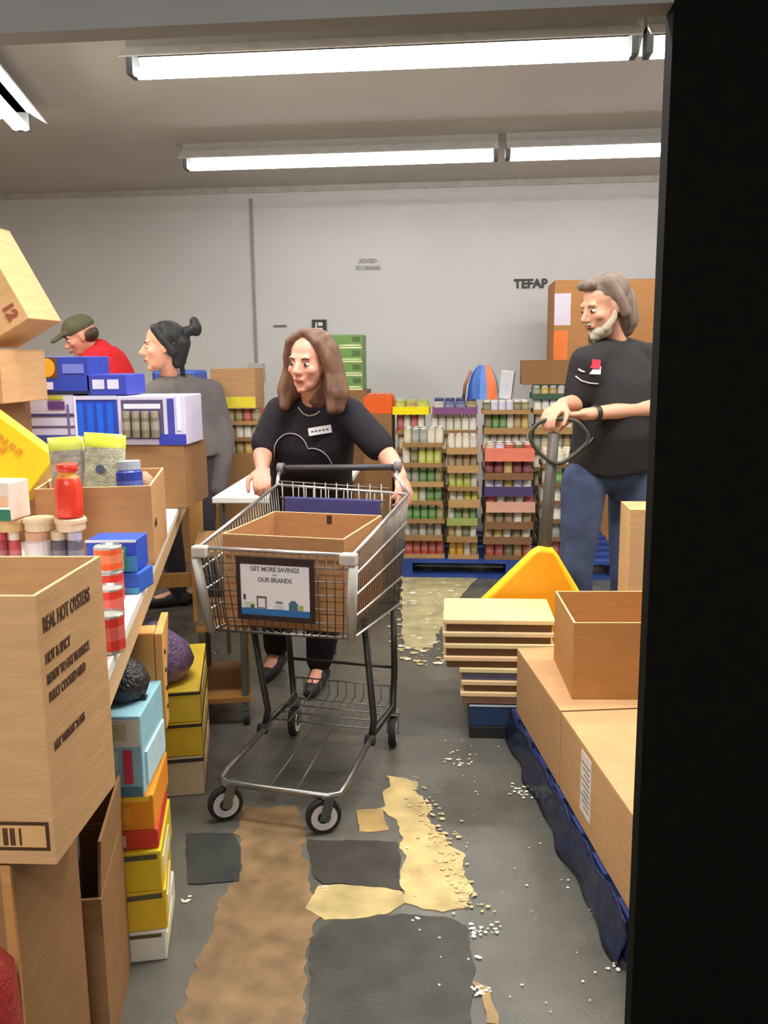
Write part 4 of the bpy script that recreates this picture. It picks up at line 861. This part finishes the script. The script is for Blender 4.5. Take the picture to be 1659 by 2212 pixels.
B.chain([P(0, -.07, .02), P(0, -.085, -.12), P(0, -.08, -.18)], [.08, .085, .05])
for i in range(26):
    a = -1.85+3.7*i/25; x0, y0 = math.sin(a)*.088, -math.cos(a)*.08-.02+.0
    x1, y1 = math.sin(a)*.122*R.uniform(.92, 1.08), -math.cos(a)*.1-.02+.02
    B.chain([P(x0*.8, y0*.8, .1), P(x0, y0, .03), P(x1*.93, y1*.93, -.1), P(x1, y1, -.13-R.random()*.05)], [.014, .013, .013, .006])
B.build('hair', HM, root, .005, 2)
# heart outline printed on the shirt, name badge, small print: laid on the shirt surface
dg_ = bpy.context.evaluated_depsgraph_get()
def on_surf(px, py, host, y0=2.0, off=.004):
    "nearest point of a garment seen from the aisle at this place"
    bpy.context.view_layer.update(); q = at(px, py, y=y0); d = (q-CAM).normalized(); iv = host.matrix_world.inverted()
    ok, loc, nn, _ = host.ray_cast(iv @ CAM, iv.to_3x3() @ d)
    return (host.matrix_world @ loc + (nn*off)) if ok else None
shirt = [c for c in root.children if c.name.startswith('shirt')][0]
def outline(pts, host, m, r, name, par):
    P_ = [on_surf(x, y, host) for x, y in pts]; P_ = [p-par.location for p in P_ if p]
    mb = MB(); mb.tube(P_, r, m, 6); o = mb.build(name, par, smooth=True); return o
def arc(cx, cy, rx, ry, a0, a1, n, rot=0):
    out = []
    for i in range(n+1):
        a = math.radians(a0+(a1-a0)*i/n); x, y = rx*math.cos(a), -ry*math.sin(a); c_, s_ = math.cos(rot), math.sin(rot); out.append((cx+x*c_-y*s_, cy+x*s_+y*c_))
    return out
heart = [(593, 992)]+arc(628, 974, 37, 38, 190, 15, 14)+[(667, 970)]+arc(672, 1015, 46, 47, 88, 8, 9)
outline(heart, shirt, mat((186, 166, 176), .6), .0023, 'heart_print', root)
def plate(cx, cy, w, h, ang, host, m, name, par, th=.003, off=.005):
    p = on_surf(cx, cy, host, off=off)
    if not p: return None
    a = on_surf(cx-w/2*.8, cy, host, off=off) or p; b_ = on_surf(cx+w/2*.8, cy, host, off=off) or p
    xd = (b_-a).normalized() if (b_-a).length > 1e-4 else Vector((1, 0, 0)); n = (CAM-p).normalized(); zd = n.cross(xd).normalized(); xd = zd.cross(n).normalized(); Rm = Matrix((xd, -n, zd)).transposed() @ Matrix.Rotation(ang, 3, 'Y')
    dpt = (p-CAM).length*1.0/F; mb = MB(); mb.box((0, 0, 0), (w*dpt, th, h*dpt), m); o = mb.build(name, par, bev=.001); o.matrix_local = Matrix.Translation(p-par.location) @ Rm.to_4x4(); return o
bd = plate(692, 929, 50, 17, math.radians(-9), shirt, mat((226, 224, 228), .4, 0, .03), 'name_badge', root, .004, .008)
if bd:
    mb = MB()
    for i in range(5): mb.span((-.036+i*.015, -.0026, -.004), (-.026+i*.015, -.0021, .003), mat((90, 90, 96), .6))
    mb.build('badge_print', bd)['kind'] = 'stuff'
for (x, y, w, h) in ((768, 968, 6, 5), (774, 982, 26, 3)): plate(x, y, w, h, 0, shirt, mat((196, 192, 186), .6), 'sleeve_print', root, .0015, .003)
B = Blob(); B.chain([at(648, 885, y=3.395), at(665, 898, y=3.385), at(684, 893, y=3.395)], [.004, .004, .004]); 
outline([(645, 880), (655, 893), (668, 899), (684, 895), (692, 888)], shirt, mat((170, 160, 150), .6), .003, 'neckline_trim', root)

# --- the man at the right with the pallet truck
hc = at(1305, 662, y=3.86)
J = dict(head=hc, neck=at(1328, 742, y=3.92), sh_l=at(1265, 782, y=3.78), sh_r=at(1400, 772, y=4.06), pelvis=at(1318, 1010, y=3.98),
         el_l=at(1240, 850, y=3.70), wr_l=at(1222, 868, y=3.62), el_r=at(1432, 878, y=3.90), wr_r=at(1262, 895, y=3.66))
sxx = J['pelvis']
J['hip_l'] = at(1262, 1040, y=3.9); J['hip_r'] = at(1362, 1040, y=4.04); J['kn_l'] = at(1245, 1230, y=3.86); J['kn_r'] = at(1352, 1240, y=4.0)
J['an_l'] = Vector((at(1250, 1400, y=3.92).x, 3.96, .09)); J['an_r'] = Vector((at(1348, 1400, y=4.05).x, 4.08, .09))
J['el_l'] = at(1248, 872, y=3.82)
J['wr_l'] = at(1215, 872, y=3.66)
root, V, M, BM, bf, br, up = person('man with grey brown hair in dark shirt and jeans at the pallet truck', J, dict(
    fwd=(-.85, -.42, -.28), up=(.0, 0, 1), bfwd=(-.7, -.7, 0), skin=(214, 158, 130), shirt=mat((50, 48, 50), .85, 0, .12, 12, .15, .2), pants=mat((72, 84, 112), .85, 0, .2, 14, .2, .2),
    toe=(-.45, -.85, 0), w=1.04, sleeve=.8, ease=.014, k=1.06, lw=1.02, brow=(150, 140, 126), shoe=(60, 54, 50),
    torso=((-.02, .178, .14, 0), (.1, .18, .145, .005), (.3, .175, .15, .025), (.55, .172, .145, .02), (.72, .175, .13, .01), (.86, .155, .1, 0), (.96, .09, .07, 0)),
    hand_l=((-.5, -.55, -.35), (0, .1, -1), 1, .8, 1), hand_r=((-.9, -.15, -.1), (0, -.3, -1), -1, .7, 1)))
k = 1.06; P = lambda x, y, z: hc + M @ Vector((x*k, y*k, z*k))
B = Blob(); B.ell(P(0, -.03, .052), (.088, .098, .084), M); B.chain([P(0, -.07, 0), P(0, -.075, -.07), P(0, -.07, -.1)], [.075, .068, .05])
for s_ in (-1, 1): B.chain([P(s_*.055, -.005, .09), P(s_*.078, -.02, .03), P(s_*.074, -.04, -.04)], [.034, .026, .026])
B.cone(P(-.03, .06, .1), P(.03, .06, .1), .022, .022); B.build('hair', hairmat((120, 104, 92), None), root, .006, 3)
B = Blob(); B.ell(P(0, .04, -.084), (.052, .05, .036), M); B.ell(P(0, .064, -.1), (.028, .028, .024), M)
for s_ in (-1, 1): B.chain([P(s_*.048, .042, -.075), P(s_*.066, .012, -.045), P(s_*.072, .0, -.01)], [.018, .013, .009])
B.cone(P(-.02, .094, -.047), P(.02, .094, -.047), .006, .006); B.build('beard', mat((196, 186, 164), .8, 0, .15, 60, .5), root, .005, 2)
shirt = [c for c in root.children if c.name.startswith('shirt')][0]
plate(1283, 786, 24, 18, .05, shirt, mat((214, 60, 84), .5), 'red_emblem', root, .002, .004)
plate(1283, 799, 26, 17, .05, shirt, mat((238, 226, 230), .5), 'white_emblem', root, .002, .0045)
outline([(1244, 812), (1256, 822), (1272, 827), (1292, 829)], shirt, mat((206, 206, 210), .6), .003, 'logo_print', root)
outline([(1250, 797), (1256, 801), (1263, 803)], shirt, mat((206, 206, 210), .6), .004, 'logo_print', root)
mb = MB(); w1 = V['el_r'].lerp(V['wr_r'], .86)-root.location; dd = (V['wr_r']-V['el_r']).normalized()*.01; mb.tube([w1-dd, w1+dd], .034, mat((40, 36, 34), .4), 14); mb.build('wristwatch', root, smooth=True)
outline([(1283, 945), (1270, 962), (1250, 975), (1232, 984)], shirt, mat((150, 150, 140), .5), .0035, 'keychain_cord', root)

# --- the woman in the grey hooded top
hc = at(352, 748, y=4.90)
J = dict(head=hc, neck=at(368, 825, y=4.98), sh_l=at(318, 868, y=4.78), sh_r=at(452, 850, y=5.12), pelvis=at(405, 1080, y=5.0),
         el_l=at(300, 960, y=4.84), wr_l=at(330, 985, y=4.95), el_r=at(478, 950, y=5.14), wr_r=at(468, 1052, y=5.06))
J['el_l'] = at(305, 950, y=4.98); J['wr_l'] = at(280, 975, y=5.12)
x_ = J['pelvis'].x; J['pelvis'].z = .93
J['hip_l'] = Vector((x_-.07, 4.93, .88)); J['hip_r'] = Vector((x_+.07, 5.06, .88)); J['kn_l'] = Vector((x_-.09, 4.92, .48)); J['kn_r'] = Vector((x_+.08, 5.04, .48)); J['an_l'] = Vector((x_-.08, 4.98, .09)); J['an_r'] = Vector((x_+.08, 5.1, .09))
HOOD = mat((104, 98, 98), .9, 0, .12, 10, .25, .1)
nk = J['neck']
root, V, M, BM, bf, br, up = person('woman with dark hair in a bun and grey hooded top at left', J, dict(
    fwd=(-.93, -.34, -.06), bfwd=(-.85, -.5, 0), skin=(226, 162, 136), shirt=HOOD, pants=mat((60, 56, 62), .9), toe=(-.9, -.4, 0), w=1.12, sleeve=2, ease=.034, k=1.16,
    brow=(40, 34, 34), hand_l=((-.6, .5, -.3), (0, 0, -1), 1, .5, 1), hand_r=((-.1, -.1, -1), (-1, .2, 0), 1, .4, 1),
    shirt_extra=((nk+Vector((.1, .05, -.01)), nk+Vector((-.0, .1, -.0)), .055, .05), (nk+Vector((.1, .05, -.01)), nk+Vector((.04, -.09, -.03)), .055, .045), (nk+Vector((.04, -.09, -.03)), nk+Vector((-.09, -.07, -.07)), .045, .04), (nk+Vector((0, .1, 0)), nk+Vector((-.09, .03, -.06)), .05, .04))))
k = 1.16; P = lambda x, y, z: hc + M @ Vector((x*k, y*k, z*k))
B = Blob(); B.ell(P(0, -.027, .046), (.092, .1, .09), M); B.chain([P(0, -.07, .01), P(0, -.062, -.07)], [.076, .05])
for s_ in (-1, 1): B.chain([P(s_*.055, .03, .085), P(s_*.074, .0, .03), P(s_*.064, -.04, -.03)], [.026, .022, .03])
B.chain([P(0, -.1, .06), P(0, -.15, .068)], [.03, .03]); B.ell(P(0, -.165, .075), (.04, .034, .046), M); B.cone(P(0, -.165, .085), P(.0, -.16, .11), .03, .026)
B.chain([P(.03, -.075, -.06), P(.03, -.085, -.16)], [.02, .012])
B.build('hair', hairmat((38, 38, 40), None), root, .006, 3)

# --- the man in red with the olive cap
hc = at(174, 728, y=5.62)
J = dict(head=hc, neck=at(208, 752, y=5.70), sh_l=at(190, 810, y=5.52), sh_r=at(246, 788, y=5.86), pelvis=at(285, 1050, y=5.86), el_l=at(130, 900, y=5.4), wr_l=at(110, 960, y=5.3), el_r=at(258, 920, y=5.86), wr_r=at(215, 960, y=5.62))
J['pelvis'] = Vector((J['neck'].x+.2, 5.8, .93)); x_ = J['pelvis'].x
J['el_l'] = J['sh_l']+Vector((-.1, -.02, -.27)); J['wr_l'] = J['el_l']+Vector((-.2, -.02, -.12)); J['el_r'] = J['sh_r']+Vector((-.05, -.06, -.28)); J['wr_r'] = J['el_r']+Vector((-.22, -.1, -.08))
J['hip_l'] = Vector((x_-.02, 5.72, .88)); J['hip_r'] = Vector((x_+.02, 5.88, .88)); J['kn_l'] = Vector((x_-.06, 5.72, .48)); J['kn_r'] = Vector((x_-.02, 5.88, .48)); J['an_l'] = Vector((x_-.0, 5.72, .09)); J['an_r'] = Vector((x_+.02, 5.9, .09))
REDM = mat((206, 44, 50), .85, 0, .1, 12, .2, .1)
root, V, M, BM, bf, br, up = person('man in a red top and olive cap bending over at far left', J, dict(
    fwd=(-.86, -.42, -.38), bfwd=(-.9, -.4, -.3), skin=(196, 134, 116), shirt=REDM, pants=mat((50, 60, 96), .9), toe=(-.9, -.4, 0), w=1.05, sleeve=2, ease=.035, k=1.05, brow=(60, 46, 36),
    hand_l=((-.9, -.1, -.3), (0, 0, -1), 1, .5, 1), hand_r=((-.9, -.3, -.1), (0, 0, -1), -1, .5, 1)))
k = 1.05; P = lambda x, y, z: hc + M @ Vector((x*k, y*k, z*k)); OLV = mat((84, 82, 58), .8, 0, .15, 20, .2)
B = Blob(); B.ell(P(0, -.012, .062), (.088, .108, .078), M); B.ell(P(0, .06, .05), (.06, .05, .03), M); B.build('cap', OLV, root, .006, 3)
B = Blob(); B.cone(P(-.03, .085, .05), P(-.022, .155, .032), .014, .01); B.cone(P(.03, .085, .05), P(.022, .155, .032), .014, .01); B.cone(P(0, .085, .055), P(0, .165, .036), .016, .012); B.build('cap_brim', OLV, root, .004, 2)
B = Blob(); B.ell(P(0, -.045, .0), (.082, .075, .06), M); B.build('hair', hairmat((66, 46, 34), None), root, .006, 2)
